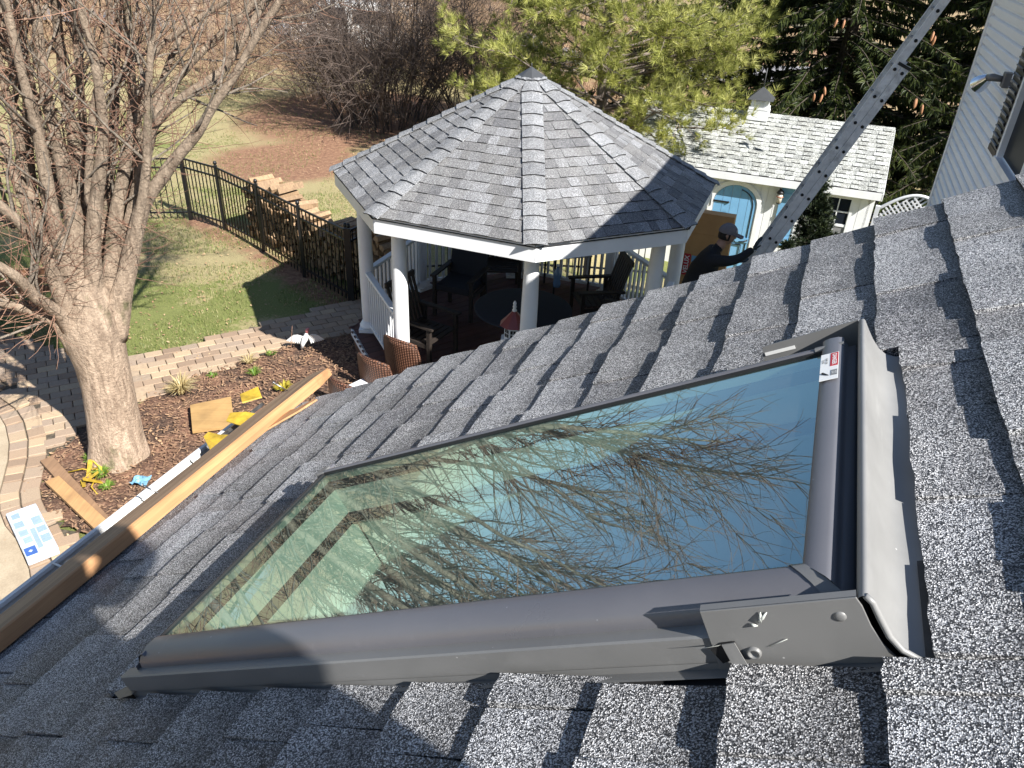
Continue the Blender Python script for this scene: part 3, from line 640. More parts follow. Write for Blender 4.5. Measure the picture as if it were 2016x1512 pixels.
rest.build('paver_rest', m_pav, pth, kind='stuff')
# ------------------------------------------------------------------ gazebo
GC = V((.0477, 9.9056, 0)); GR, GROT, GZE, GZA = 2.461, R(182.8), 2.6145, 3.8776
gz = empty('gazebo', GC, label='white octagonal gazebo with columns and grey shingle roof beside the paver path', cat='gazebo')
def gp(i, r, z): a = GROT + i * pi / 4; return V((cos(a) * r, sin(a) * r, z))
m_gs = shingle('gazebo_granules', (.125, .125, .13), (.31, .315, .32), 260, big=.9, bs=.5, toneamt=.6, mott=.5)
m_cap = shingle('hip_cap_granules', (.15, .153, .16), (.35, .36, .37), 260, big=1.0, bs=.5, toneamt=.3)
m_w = paint('white_vinyl', (.80, .81, .82), .42, .05, .05, 3)
m_dk = wood('red_brown_decking', (.085, .028, .019), (.05, .018, .013), axis=0, g=.6, bs=.2)
m_brd = wood('cedar_skirt', (.26, .12, .06), (.15, .07, .04), axis=2, g=.6)
AP = V((0, 0, GZA)); deck = MB()
for i in range(8):
    a, b_ = gp(i, GR, GZE - .012), gp(i + 1, GR, GZE - .012); deck.add([a, b_, AP - V((0, 0, .012))], [(0, 1, 2)]); deck.add([a - V((0, 0, .03)), b_ - V((0, 0, .03)), AP - V((0, 0, .05))], [(2, 1, 0)])
deck.build('roof_deck', m_edge, gz)
nsh = 0; srest = MB(); NR = 18; allp = []
for i in range(8):
    A0, B0 = gp(i, GR + .012, GZE - .008), gp(i + 1, GR + .012, GZE - .008); M0 = (A0 + B0) / 2; ax = (B0 - A0).normalized(); up = (AP - M0); SL = up.length; up.normalize(); nr = ax.cross(up).normalized()
    if nr.z < 0: nr = -nr
    hw = (B0 - A0).length / 2; ex = SL / NR
    for r in range(NR - 1):
        t0 = r * ex; h0 = hw * (1 - t0 / SL) - .02; x = -h0 - rg.uniform(0, .1); tooth = rg.random() < .5
        while x < h0:
            wd = rg.uniform(.09, .19); xa = max(x, -h0); xb = min(x + wd, h0); x += wd
            if xb - xa < .03: continue
            tooth = not tooth; th_ = .015 if tooth else .008
            h1 = hw * (1 - (t0 + ex) / SL)
            xa1, xb1 = max(min(xa, h1 + .0), -h1), min(max(xb, -h1), h1)
            base = M0 + up * t0; jit = rg.uniform(-.002, .002)
            P = [base + ax * (xa + .002) + up * jit + nr * th_, base + ax * (xb - .002) + up * jit + nr * th_, base + ax * xb1 + up * (ex + .01) + nr * .001, base + ax * xa1 + up * (ex + .01) + nr * .001,
                 base + ax * (xa + .002) + up * jit - nr * .002, base + ax * (xb - .002) + up * jit - nr * .002]
            F = [(0, 1, 2, 3), (4, 5, 1, 0), (5, 2, 1), (4, 0, 3)]
            pri = {1: 0, 2: 0, 0: 1, 3: 1}.get(i, 9)
            allp.append((pri, r, P, F))
allp.sort(key=lambda q: (q[0], q[1]))
for k, (pri, r, P, F) in enumerate(allp):
    if k < 300 and pri < 9: MB().add(P, F, dark=(1,)).build('shingle', m_gs, gz)
    else: srest.add(P, F, tone=rg.random(), dark=(1,))
srest.build('shingle_rest', m_gs, gz, kind='stuff')
NCAP = 14
for i in range(8):
    a = gp(i, GR + .02, GZE - .004); hv = AP - a; HL = hv.length; hd = hv.normalized()
    n1 = None
    for q in range(NCAP):
        t0 = q * HL / NCAP; t1 = min(t0 + HL / NCAP + .03, HL)
        al = gp(i - 1, GR, GZE); ar = gp(i + 1, GR, GZE); c = gp(i, GR, GZE)
        def facdir(o_):            # direction in the facet, perpendicular to the hip
            e_ = (o_ - c).normalized(); return (e_ - hd * e_.dot(hd)).normalized()
        dl, dr = facdir(al), facdir(ar); wv = .125; nrm = (-(dl + dr)).normalized()
        if nrm.z < 0: nrm = -nrm
        ws = min(wv, .95 * (HL - t0) * .40 + .01); we = min(wv, .95 * (HL - t1) * .40 + .005)
        vs = []
        for (t_, th_, w_) in ((t0, .028, ws), (t1, .010, we)):
            p = a + hd * t_
            for dd in (dl * w_, dl * w_ * .45, V((0, 0, 0)), dr * w_ * .45, dr * w_):
                vs.append(p + dd + nrm * (th_ * (1.15 if dd.length > 0 else .95)))
        for k in range(5): vs.append(vs[k] - nrm * .014)
        F = [(k, k + 1, 5 + k + 1, 5 + k) for k in range(4)] + [(10 + k, 11 + k, k + 1, k) for k in range(4)] + [(10, 0, 5), (14, 9, 4)]
        MB().add(vs, F, dark=(4, 5, 6, 7)).build('hip_cap', m_cap, gz)
m_fin = paint('charcoal_metal_cap', (.055, .058, .062), .5, .1, .1)
fn = MB()
for i in range(8):
    a, b_ = gp(i, .20, GZA - .075), gp(i + 1, .20, GZA - .075); fn.add([a, b_, V((0, 0, GZA + .05))], [(0, 1, 2)]); fn.add([a, b_, b_ - V((0, 0, .015)), a - V((0, 0, .015))], [(1, 0, 3, 2)])
fn.build('roof_cap', m_fin, gz); MB().tube([V((0, 0, GZA + .03)), V((0, 0, GZA + .09))], [.008, .004], 6).build('finial', m_fin, gz)
for i in range(8):
    a, b_ = gp(i, GR - .03, GZE - .11), gp(i + 1, GR - .03, GZE - .11); MB().bar(a, b_, .025, .19).build('fascia_board', m_w, gz)
    a, b_ = gp(i, 2.106, GZE - .14), gp(i + 1, 2.106, GZE - .14); MB().bar(a, b_, .16, .2).build('beam', m_w, gz)
    a, b_ = gp(i, 2.36, .30), gp(i + 1, 2.36, .30); MB().bar(a, b_, .03, .1).build('floor_fascia', m_w if i in (0, 1, 2, 3) else m_dk, gz)
    a, b_ = gp(i, 2.33, .12), gp(i + 1, 2.33, .12); MB().bar(a, b_, .02, .26).build('skirt_board', m_brd, gz)
    pz = MB(); c = gp(i, 2.106, 0)
    pz.lathe(c, [(.088, .40), (.094, .6), (.096, 1.1), (.092, 1.8), (.082, 2.3), (.08, 2.40)], 20); pz.build('column', m_w, gz)
    pz = MB(); pz.box(c + V((0, 0, .375)), (.27, .27, .05), rz=GROT + i * pi / 4); pz.lathe(c, [(.125, .40), (.135, .415), (.135, .435), (.118, .45), (.118, .462), (.105, .475), (.098, .50)], 20); pz.build('column_base', m_w, gz)
    pz = MB(); pz.lathe(c, [(.081, 2.30), (.088, 2.315), (.088, 2.33), (.082, 2.34)], 20); pz.build('column_capital', m_w, gz)
ceil = MB()
for i in range(8): ceil.add([gp(i, GR - .04, 2.44), gp(i + 1, GR - .04, 2.44), V((0, 0, 2.44))], [(2, 1, 0)])
ceil.build('ceiling', wood('stained_ceiling', (.10, .05, .03), (.06, .03, .02)), gz)
# deck boards: chevrons cut to the octagon
def octhalf(y, r=2.40):
    lo = hi = None; P = [gp(i, r, 0) for i in range(8)]; xs = []
    for i in range(8):
        a, b_ = P[i], P[(i + 1) % 8]
        if (a.y > y) != (b_.y > y): xs.append(a.x + (b_.x - a.x) * (y - a.y) / (b_.y - a.y))
    return (min(xs), max(xs)) if len(xs) == 2 else None
nb = 32; dr_ = R(38)
for k in range(nb):
    y = -2.3 + (k + .5) * 4.6 / nb
    # boards run along direction dr_: rotate octagon by -dr_
    P = [Matrix.Rotation(-dr_, 3, 'Z') @ gp(i, 2.375, 0) for i in range(8)]; xs = []
    for i in range(8):
        a, b_ = P[i], P[(i + 1) % 8]
        if (a.y > y) != (b_.y > y): xs.append(a.x + (b_.x - a.x) * (y - a.y) / (b_.y - a.y))
    if len(xs) == 2:
        c = Matrix.Rotation(dr_, 3, 'Z') @ V(((xs[0] + xs[1]) / 2, y, .338)); MB().box((0, 0, 0), (abs(xs[1] - xs[0]), .135, .024)).build('deck_board', m_dk, gz)
        o = C.objects[-1]; o.location = c; o.rotation_euler = (0, 0, dr_)
for i in (0, 7, 6, 5, 4, 3):
    a, b_ = gp(i, 2.106, 0), gp(i + 1, 2.106, 0); d_ = (b_ - a).normalized(); a = a + d_ * .09; b_ = b_ - d_ * .09; zv = V((0, 0, 1))
    MB().bar(a + zv * 1.23, b_ + zv * 1.23, .085, .045).build('handrail', m_w, gz, bevel=.008); MB().bar(a + zv * .46, b_ + zv * .46, .05, .045).build('bottom_rail', m_w, gz)
    L3 = (b_ - a).length; m_ = int(L3 / .105)
    for k in range(m_):
        p = a + d_ * (L3 * (k + .5) / m_); MB().box((0, 0, 0), (.034, .034, .74), atan2(d_.y, d_.x)).build('baluster', m_w, gz).location = p + zv * .845
# entrance step beside the near left column
# ------------------------------------------------------------------ furniture in the gazebo
m_tk = wood('dark_teak', (.03, .021, .016), (.014, .010, .008), axis=0, g=.5); m_irn = paint('black_iron', (.012, .012, .013), .45, .1)
m_cush = paint('dark_cushion', (.02, .022, .03), .9, .1, .3, 30)
def chair(loc, rz, label, slat=True, mat_=None, back=.62, tilt=.22, group='dark slatted armchairs in the gazebo'):
    mm = mat_ or m_tk; r = empty('armchair', loc, rz, label=label, cat='chair', group=group); w_, d_ = .58, .52
    for k in range(6): MB().box((0, -d_ / 2 + (k + .5) * d_ / 6, .42 + .01 * k * 0), (w_ - .06, d_ / 6 - .018, .02)).build('seat_slat', mm, r)
    for sx_ in (-1, 1):
        MB().bar((sx_ * w_ / 2, -d_ / 2 + .02, .0), (sx_ * w_ / 2, -d_ / 2 + .02, .63), .05, .05).build('leg', mm, r)
        MB().bar((sx_ * w_ / 2, d_ / 2 + .02, 0), (sx_ * w_ / 2, d_ / 2, .63), .05, .05).build('leg', mm, r)
        MB().bar((sx_ * w_ / 2, -d_ / 2 - .05, .645), (sx_ * w_ / 2, d_ / 2 + .10, .645), .075, .028).build('armrest', mm, r)
        MB().bar((sx_ * w_ / 2, -d_ / 2, .38), (sx_ * w_ / 2, d_ / 2, .38), .03, .06).build('side_rail', mm, r)
    b0, b1 = V((0, d_ / 2, .44)), V((0, d_ / 2 + back * sin(tilt) + .04, .44 + back * cos(tilt)))
    X = V((1, 0, 0))
    MB().bar(b1 - X * w_ / 2, b1 + X * w_ / 2, .03, .07).build('back_rail', mm, r); MB().bar(b0 - X * w_ / 2, b0 + X * w_ / 2, .03, .05).build('back_rail', mm, r)
    if slat:
        for k in range(8): x = -w_ / 2 + (k + .5) * w_ / 8; MB().bar(b0 + X * x, b1 + X * x, .042, .016, up=(0, 1, 0)).build('back_slat', mm, r)
    else:
        MB().bar(b0, b1, w_ - .02, .07, up=(0, 1, 0)).build('back_cushion', m_cush, r)
        MB().box((0, 0, .47), (w_ - .08, d_, .08)).build('seat_cushion', m_cush, r)
    return r
FZ = .352
def fl(px, py, z): p = G(px, py, FZ + z); return (p.x, p.y, FZ)
chair(fl(842, 652, .42), R(60), 'weathered slatted armchair just inside the front left column')
chair(fl(905, 560, .45), R(-20), 'high backed dark armchair left of the gazebo table', slat=False, back=.75)
chair(fl(1168, 585, .45), R(-78), 'slatted armchair with its tall back against the right railing')
chair(fl(985, 520, .45), R(5), 'dark armchair at the rear railing of the gazebo')
chair(fl(1215, 640, .45), R(-115), 'dark armchair at the right front side of the gazebo table', back=.5)
tb = empty('round_table', fl(1030, 610, .7), label='dark round patio table in the middle of the gazebo', cat='table')
MB().lathe((0, 0, 0), [(.62, .70), (.64, .71), (.64, .725), (.62, .73)], 28).build('tabletop', m_cush, tb); MB().lathe((0, 0, 0), [(.25, .0), (.22, .03), (.05, .06), (.045, .68), (.12, .70)], 14).build('pedestal', m_irn, tb)
tb = empty('side_table', fl(1118, 508, .5), R(18), label='small square table with pale top by the rear railing', cat='table')
m_pale = paint('pale_glass_top', (.30, .31, .32), .2, .05); MB().box((0, 0, .60), (.62, .50, .02)).build('tabletop', m_pale, tb)
for sx_, sy_ in ((-1, -1), (1, -1), (1, 1), (-1, 1)): MB().bar((sx_ * .29, sy_ * .23, 0), (sx_ * .29, sy_ * .23, .6), .025, .025).build('leg', m_irn, tb)
tb = empty('water_bottle', Vz if False else tuple(V(fl(1096, 560, .75)) + V((0, 0, .72))), label='crumpled blue plastic bottle on the dark gazebo table', cat='bottle')
MB().lathe((0, 0, 0), [(.05, 0), (.055, .05), (.045, .1), (.055, .15), (.05, .22), (.02, .27), (.018, .30)], 10).build('bottle_body', paint('blue_plastic', (.10, .17, .28), .15, .05), tb); MB().lathe((0, 0, .3), [(.022, 0), (.022, .025)], 10).build('cap', m_w, tb)
# lighthouse ornament
lp = AD(1014, 592, 8.1); lz0 = (lp.z - FZ) / .84 - .90; lh = empty('lighthouse_ornament', mat=Matrix.Translation((lp.x, lp.y, FZ)) @ Matrix.Rotation(R(20), 4, 'Z') @ Matrix.Scale(.84, 4), label='white lighthouse ornament with red eight sided roof beside the front column', cat='ornament')
m_red = paint('red_copper_roof', (.20, .035, .028), .35, .12, .05); m_wp = paint('white_ornament_paint', (.78, .78, .78), .5)
def ngon(r0, z0, r1, z1, n, mat_, name, par=lh, rot=0): q_ = 0 if name == 'tower' else lz0; return MB().lathe((0, 0, q_), [(r0, z0), (r1, z1)], n, smooth=False, rz=rot).build(name, mat_, par)
ngon(.19, -.0, .15, .30 + lz0, 8, m_wp, 'tower'); ngon(.185, .30, .185, .33, 8, m_wp, 'gallery'); ngon(.135, .33, .135, .55, 8, m_wp, 'lantern_room'); ngon(.205, .545, .03, .745, 8, m_red, 'roof')
MB().lathe((0, 0, lz0), [(.03, .74), (.035, .76), (.018, .785), (.03, .81), (.018, .835), (.026, .86), (.012, .89), (.004, .90)], 10).build('finial', m_wp, lh)
for k in range(8):
    a = pi / 8 + k * pi / 4
    for sx_ in (-1, 1):
        for q in (0, 1):
            c = V((cos(a) * .1262, sin(a) * .1262, .405 + q * .065 + lz0)) + V((-sin(a), cos(a), 0)) * (sx_ * .021); MB().box((0, 0, 0), (.004, .034, .052)).build('window', m_irn, lh); o = C.objects[-1]; o.location = c; o.rotation_euler = (0, 0, a)
# wicker chairs
m_wk, t, b = nm('brown_wicker'); co = coord(t)
v_ = mp(t, co, (1, 1, 1)); wv = N(t, 'ShaderNodeTexWave', wave_type='BANDS', bands_direction='Z'); wv.inputs['Scale'].default_value = 13; wv.inputs['Distortion'].default_value = .5; t.links.new(v_, wv.inputs['Vector'])
wx = N(t, 'ShaderNodeTexWave', wave_type='BANDS', bands_direction='X'); wx.inputs['Scale'].default_value = 11; t.links.new(v_, wx.inputs['Vector'])
mm_ = N(t, 'ShaderNodeMath', operation='MULTIPLY'); t.links.new(wv.outputs['Fac'], mm_.inputs[0]); t.links.new(wx.outputs['Fac'], mm_.inputs[1])
t.links.new(ramp(t, mm_.outputs[0], [(.05, (.045, .018, .010)), (.5, (.20, .085, .045))]), b.inputs['Base Color']); b.inputs['Roughness'].default_value = .55; bump(t, b, mm_.outputs[0], .9, .01)
def wicker(loc, rz, label):
    r = empty('wicker_chair', loc, rz, label=label, cat='chair', group='brown wicker chairs in front of the gazebo')
    mb = MB(); nx, nz = 12, 9; vs = []; fs = []
    for side in (0, 1):
        for j in range(nz + 1):
            for i in range(nx + 1):
                u_ = i / nx * 2 - 1; h = .44 + (.60 + .06 * (1 - u_ * u_)) * j / nz; ww = .27 - .04 * (j / nz) ** 4
                vs.append((u_ * ww, .24 + .10 * j / nz - .07 * (1 - cos(u_ * 1.2)) * 2.2 + side * .035, h))
    m_ = (nx + 1) * (nz + 1)
    for j in range(nz):
        for i in range(nx):
            q = j * (nx + 1) + i; fs += [(q, q + 1, q + nx + 2, q + nx + 1), (m_ + q, m_ + q + nx + 1, m_ + q + nx + 2, m_ + q + 1)]
    rim = [j * (nx + 1) for j in range(nz + 1)] + [nz * (nx + 1) + i for i in range(1, nx + 1)] + [j * (nx + 1) + nx for j in range(nz - 1, -1, -1)]
    for a, b_ in zip(rim, rim[1:]): fs.append((a, b_, m_ + b_, m_ + a))
    mb.add(vs, fs, smooth=True).build('backrest', m_wk, r)
    rm_ = MB().tube([(V(vs[q]) + V((0, .017, 0))) for q in rim], .02, 7); rm_.build('back_rim', m_wk, r)
    MB().box((0, 0, .42), (.50, .50, .06)).build('seat', m_wk, r, bevel=.02); MB().box((0, -.01, .47), (.46, .46, .05)).build('seat_cushion', paint('taupe_cushion', (.22, .19, .16), .9), r, bevel=.02)
    for sx_ in (-1, 1):
        MB().tube([(sx_ * .26, .22, .66), (sx_ * .27, .0, .665), (sx_ * .26, -.22, .64), (sx_ * .25, -.24, .42)], .02, 7).build('armrest', m_wk, r)
        for sy_ in (-1, 1): MB().bar((sx_ * .22, sy_ * .21, 0), (sx_ * .22, sy_ * .21, .42), .04, .04).build('leg', m_wk, r)
    return r
def at_top(px, py, z): p = G(px, py, z); return p
for (px, py, z, rz, lb) in ((786, 690, .92, R(150), 'brown wicker chair nearest the gazebo column, its back half in shadow'), (733, 728, .92, R(146), 'brown wicker chair between the two other wicker chairs, fully sunlit back'), (672, 764, .98, R(142), 'lowest wicker chair, only the reddish top of its back above the roof edge')):
    p = at_top(px, py, z); f_ = V((-sin(rz), cos(rz), 0)) * .28; wicker((p.x - f_.x, p.y - f_.y, 0), rz, lb)
# white metal table rim showing past the wicker chairs
tp = G(640, 775, .74); tb = empty('patio_table', (tp.x + .1, tp.y - .22, 0), label='white slatted patio table tucked between the wicker chairs and roof', cat='table')
MB().box((0, 0, .73), (.34, 1.3, .03), R(-38)).build('tabletop', m_w, tb, bevel=.01)
for a in (.45, -.45): MB().bar((sin(R(38)) * a, cos(R(38)) * a, 0), (sin(R(38)) * a, cos(R(38)) * a, .73), .05, .05).build('leg', m_w, tb)
# ------------------------------------------------------------------ main house
D0_ = 9.5; C0 = AD(1835, 400, D0_); C0.z = 0
m_side = paint('white_vinyl_siding', (.90, .92, .94), .45, .02, .05, 3)
m_side2 = paint('white_corner_trim', (.86, .87, .90), .4, .05, .05, 3)
MHo = Matrix(((-EV.x, HH.x, 0, C0.x), (-EV.y, HH.y, 0, C0.y), (0, 0, 1, 0), (0, 0, 0, 1)))   # X towards the viewer along the wall, Y into the house
hs = empty('main_house', mat=MHo, label='two storey house with white lap siding rising beyond the roof edge', cat='house')
HL_ = 13.5
MB().box((HL_ / 2, 3.02, 2.85), (HL_, 6.0, 5.9)).build('wall', m_side, hs)
bx_ = .088; zb_ = .35; k = 0
while zb_ < 5.7:
    x = .075; brk = [x]
    while x < 8: x += random.Random(int(zb_ * 997) + len(brk)).uniform(1.1, 3.6); brk.append(min(x, 8.0))
    for a, b_ in zip(brk, brk[1:]):
        if b_ - a < .05: continue
        segs = [(a, b_)]
        if zb_ > 4.0 and zb_ < 5.45: segs = [(a, min(b_, 2.13))] if a < 2.1 else []
        if zb_ < 2.3 and a > 1.4: continue
        for a2, b2 in segs:
            pf_ = [(-.010, 0), (-.030, .010), (-.032, .018), (-.032, .062), (-.022, .070), (-.002, .074), (0, .096), (.019, .096), (.019, 0)]
            MB().sweep(pf_, (a2, 0, zb_), (b2 - .002, 0, zb_), (0, 1, 0), (0, 0, 1), closed=True).build('siding_board', m_side, hs)
    zb_ += bx_
MB().box((.028, -.022, 2.9), (.095, .045, 5.7)).build('corner_board', m_side2, hs, bevel=.006)
MB().box((-.035, .04, 2.9), (.03, .1, 5.7)).build('corner_board', m_side2, hs)
MB().box((.0, -.015, 4.19), (.10, .04, .012)).build('corner_joint', m_side2, hs)
MB().box((HL_ / 2 - .1, -.02, 5.30), (HL_ + .4, .06, .16)).build('frieze_board', m_side2, hs)
EZ = 5.37
MB().box((HL_ / 2, -.13, EZ + .03), (HL_ + .06, .30, .02)).build('soffit', m_side2, hs); MB().box((HL_ / 2, -.285, EZ - .0), (HL_ + .06, .02, .14)).build('fascia_board', m_side2, hs)
gprof = [(0, 0), (0, -.09), (.06, -.095), (.08, -.06), (.11, -.01), (.11, .005), (.10, .005), (.07, -.06), (.055, -.085), (.006, -.085), (.006, 0)]
MB().sweep(gprof, (-.05, -.296, EZ + .05), (HL_, -.296, EZ + .05), (0, -1, 0), (0, 0, 1), closed=True).build('gutter', m_alu, hs)
m_rf = shingle('house_roof_granules', (.07, .07, .075), (.35, .35, .36), 60, bs=.3)
rf = MB().add([(-.05, -.36, EZ + .055), (HL_, -.36, EZ + .055), (HL_, 3.0, EZ + 1.45), (-.05, 3.0, EZ + 1.45), (-.05, 6.3, EZ + .055), (HL_, 6.3, EZ + .055), (-.05, -.36, EZ + .02), (HL_, -.36, EZ + .02)], [(0, 1, 2, 3), (3, 2, 5, 4), (6, 7, 1, 0)]); rf.build('roof', m_rf, hs)
MB().add([(0, .02, 5.75), (0, 6.0, 5.75), (0, 3.0, 6.9)], [(0, 1, 2)]).build('gable', m_side, hs)
# window with shutter
m_shut = paint('black_shutter', (.022, .022, .026), .35, .1, .05); m_pane, t, b = nm('dark_window_pane'); b.inputs['Base Color'].default_value = (.012, .016, .024, 1); b.inputs['Roughness'].default_value = .35; b.inputs['Specular IOR Level'].default_value = .05
sh_ = MB().box((2.315, -.028, 4.73), (.35, .03, 1.42)).build('shutter', m_shut, hs)
for zz in (4.04 + i * .055 for i in range(25)): MB().box((2.315, -.047, zz + .04), (.27, .012, .03), mat=Matrix.Rotation(.5, 3, 'X')).build('louvre', m_shut, sh_)
MB().box((2.315, -.0445, 4.03), (.35, .006, .045)).build('shutter_rail', paint('worn_shutter_rail', (.10, .075, .05), .6), sh_)
wf = MB(); wf.box((2.535, -.02, 4.72), (.06, .05, 1.46)); wf.box((3.45, -.02, 4.72), (.06, .05, 1.46)); wf.box((2.99, -.02, 4.005), (.98, .07, .05)); wf.box((2.99, -.02, 5.43), (.98, .05, .06)); wf = wf.build('window_frame', m_side2, hs)
MB().box((2.99, .002, 4.72), (.86, .01, 1.36)).build('pane', m_pane, wf); MB().box((2.99, -.008, 4.72), (.86, .02, .035)).build('meeting_rail', m_side2, wf)
# flood light on the wall
fp = MHo @ V((1.98, -.02, 4.50)); fm = MHo.copy(); fm.translation = fp
flm = empty('floodlight', mat=fm, label='grey floodlight with chrome bell lamp mounted beside the black shutter', cat='floodlight')
m_gy = paint('grey_lamp_metal', (.16, .16, .17), .4, .1); m_chr, t, b = nm('chrome_reflector'); b.inputs['Base Color'].default_value = (.62, .66, .72, 1); b.inputs['Metallic'].default_value = 1; b.inputs['Roughness'].default_value = .18
MB().box((0, -.03, 0), (.11, .06, .11)).build('junction_box', m_gy, flm, bevel=.006)
MB().tube([(-.02, -.06, 0), (-.08, -.12, -.0), (-.12, -.14, -.01)], [.022, .03, .028], 10).build('arm', m_gy, flm)
cn = V((-.12, -.14, -.01)); dd = V((-.75, -.35, -.55)).normalized()
MB().tube([cn, cn + dd * .03, cn + dd * .07, cn + dd * .13], [.03, .042, .058, .068], 16, caps=False).build('lamp_bell', m_chr, flm); MB().tube([cn + dd * .118, cn + dd * .122], [.06, .06], 16).build('lens', paint('frosted_lens', (.55, .58, .6), .2), flm)
# ------------------------------------------------------------------ ladder leaning on the eave
LF = V((2.97627, 8.86855, 2.30209)); LD = V((cos(R(66.77)) * sin(R(107.7)), cos(R(66.77)) * cos(R(107.7)), sin(R(66.77))))
LS = V((-LD.y, LD.x, 0)).normalized()
if LS.y < 0: LS = -LS                       # away from the viewer
LN = LD.cross(LS).normalized()
if LN.x < 0: LN = -LN                       # right-hand side, towards the wall
lad = empty('extension_ladder', tuple(LF - LD * (LF.z / LD.z)), label='long aluminium extension ladder leaning on the house eave above the worker', cat='ladder')
m_lad, t, b = nm('scuffed_aluminium'); co = coord(t); n1 = noise(t, co, 12, 6, .7); n2 = noise(t, co, 2, 3, .6)
t.links.new(mixc(t, ramp(t, n2, [(.45, (0, 0, 0)), (.6, (1, 1, 1))]), ramp(t, n1, [(.3, (.58, .58, .59)), (.7, (.80, .80, .81))]), ramp(t, n1, [(.35, (.40, .40, .40)), (.6, (.85, .85, .85))])), b.inputs['Base Color']); b.inputs['Metallic'].default_value = .1; b.inputs['Roughness'].default_value = .42
m_lad2 = paint('dull_aluminium', (.30, .30, .31), .45, .2, .1, metal=.4); m_hole = paint('rung_end_dark', (.015, .015, .015), .7)
def rail(a, b_, off, name, sgn):
    q = MB(); a = a + LN * off; b_ = b_ + LN * off
    q.sweep([(-.040, 0), (.040, 0), (.040, .028), (.034, .028), (.034, .004), (-.034, .004), (-.034, .028), (-.040, .028)], a, b_, LN, LS * sgn, closed=True)
    return wls(q, name, m_lad, lad)
def wls(mb, name, mat_, root, **k): return mb.build(name, mat_, root, world=True, **k)
tb0 = (.0 - LF.z) / LD.z; tF0 = tb0 + .75; tF1 = (6.3 - LF.z) / LD.z; tB1 = 3.05 + 0.0
wd_ = .40
# the base section ends where its rail top shows in the picture
best = min((hypot(*((lambda c: (1008 + FPX * c.x / -c.z - 1787, 756 - FPX * c.y / -c.z - 128))(camo.matrix_world.inverted() @ (LF + LD * (q * .02) + LN * .085)))), q * .02) for q in range(50, 220))[1]
tB1 = best
for side in (0, 1):
    sh0 = LS * (wd_ * side); sg = 1 if side == 0 else -1
    rail(LF + LD * tF0 + sh0, LF + LD * tF1 + sh0, 0.0, 'fly_rail', sg); rail(LF + LD * (tb0 + .02) + sh0 * 1.08 - LS * .012, LF + LD * tB1 + sh0 * 1.08 - LS * .012, .085, 'base_rail', sg)
i0 = 9
n_lo = int((tF0) / .305) - 1
t_ = 0.0
ks = [q * .305 for q in range(-20, 30)]
for tt in ks:
    for lo, hi, off in ((tF0 + .05, tF1 - .05, 0.0), (tb0 + .2, tB1 - .03, .085)):
        if lo < tt < hi:
            p = LF + LD * tt + LN * off
            wls(MB().tube([p - LS * .006, p + LS * (wd_ + .006)], .016, 10), 'rung', m_lad2, lad)
            wls(MB().tube([p - LS * .0075 - (LS * .012 if off else V((0, 0, 0))), p + LS * .001], .0175, 10), 'rung_end', m_hole, lad)
pg_ = LF + LD * (tB1 - .02) + LN * .04 - LS * .016; wls(MB().bar(pg_ - LN * .05, pg_ + LN * .09, .012, .03, up=LD), 'rail_guide', m_irn, lad)
for tt in (tb0 + .0,):
    for side in (0, 1): p = LF + LD * tt + LN * .085 + LS * wd_ * side; wls(MB().box(p + V((0, 0, .03)), (.10, .07, .05)), 'foot', m_irn, lad)
# ------------------------------------------------------------------ shed
SD = 17.0
sA = AD(1376, 333, SD); sB = AD(1739, 379, SD); ze_ = (sA.z + sB.z) / 2; sB.z = ze_
# X to the right along the front, Y to the back
MS = Matrix(((HH.x, EV.x, 0, sB.x), (HH.y, EV.y, 0, sB.y), (0, 0, 1, ze_), (0, 0, 0, 1)))
shd = empty('garden_shed', mat=MS, label='white garden shed with pale shingle roof, cupola and arched blue door', cat='shed')
RL = 5.15; GZs = -1.2
# ridge position from the picture
rb = min(((AD(1762, 253, SD + q * .02) - (sB + EV * 0)).dot(EV) * 0 + abs(((AD(1762, 253, SD + q * .02) - sB).dot(HH))), q) for q in range(0, 160))[1]
rp_ = AD(1762, 253, SD + rb * .02) - sB; RD_, RH_ = rp_.dot(EV), rp_.z
print('shed ridge', RD_, RH_, 'eave z', ze_, 'px left', )
m_sd = paint('shed_white_boards', (.76, .77, .78), .55, .08, .1, 3); m_ss = shingle('shed_granules', (.30, .31, .29), (.44, .45, .43), 90, big=.5, bs=.2, toneamt=.45, mott=.25)
wy = .22; eh = ze_ - .13
MB().box((-RL / 2 + .02, (RD_ * 2) / 2, (GZs + eh) / 2), (RL - .36, RD_ * 2 - 2 * wy, eh - GZs)).build('wall', m_sd, shd)
for o in [C.objects[-1]]:
    o.location = (0, 0, -ze_)
def lz(z): return z - ze_
k = 0; x = -.20
fy = wy - .012
while x > -RL + .2:
    MB().box((x - .075, fy - .006, lz((GZs + eh) / 2)), (.145, .018, eh - GZs)).build('wall_board', m_sd, shd); x -= .152
MB().box((-RL / 2, .0, -.085), (RL, .03, .15)).build('fascia_board', m_sd, shd); MB().box((-RL / 2, .012, -.004), (RL, .02, .014)).build('drip_edge', m_irn, shd); MB().box((-RL / 2, .11, -.15), (RL, .22, .012)).build('soffit', m_sd, shd)
for xx in (.02, -RL): 
    MB().prism([(xx, wy, lz(GZs)), (xx, 2 * RD_ - wy, lz(GZs)), (xx, 2 * RD_ - wy, -.12), (xx, RD_, RH_ - .08), (xx, wy, -.12)], (-.16 if xx > 0 else .16, 0, 0)).build('gable', m_sd, shd).location = (-.1 if xx > 0 else .1, 0, 0)
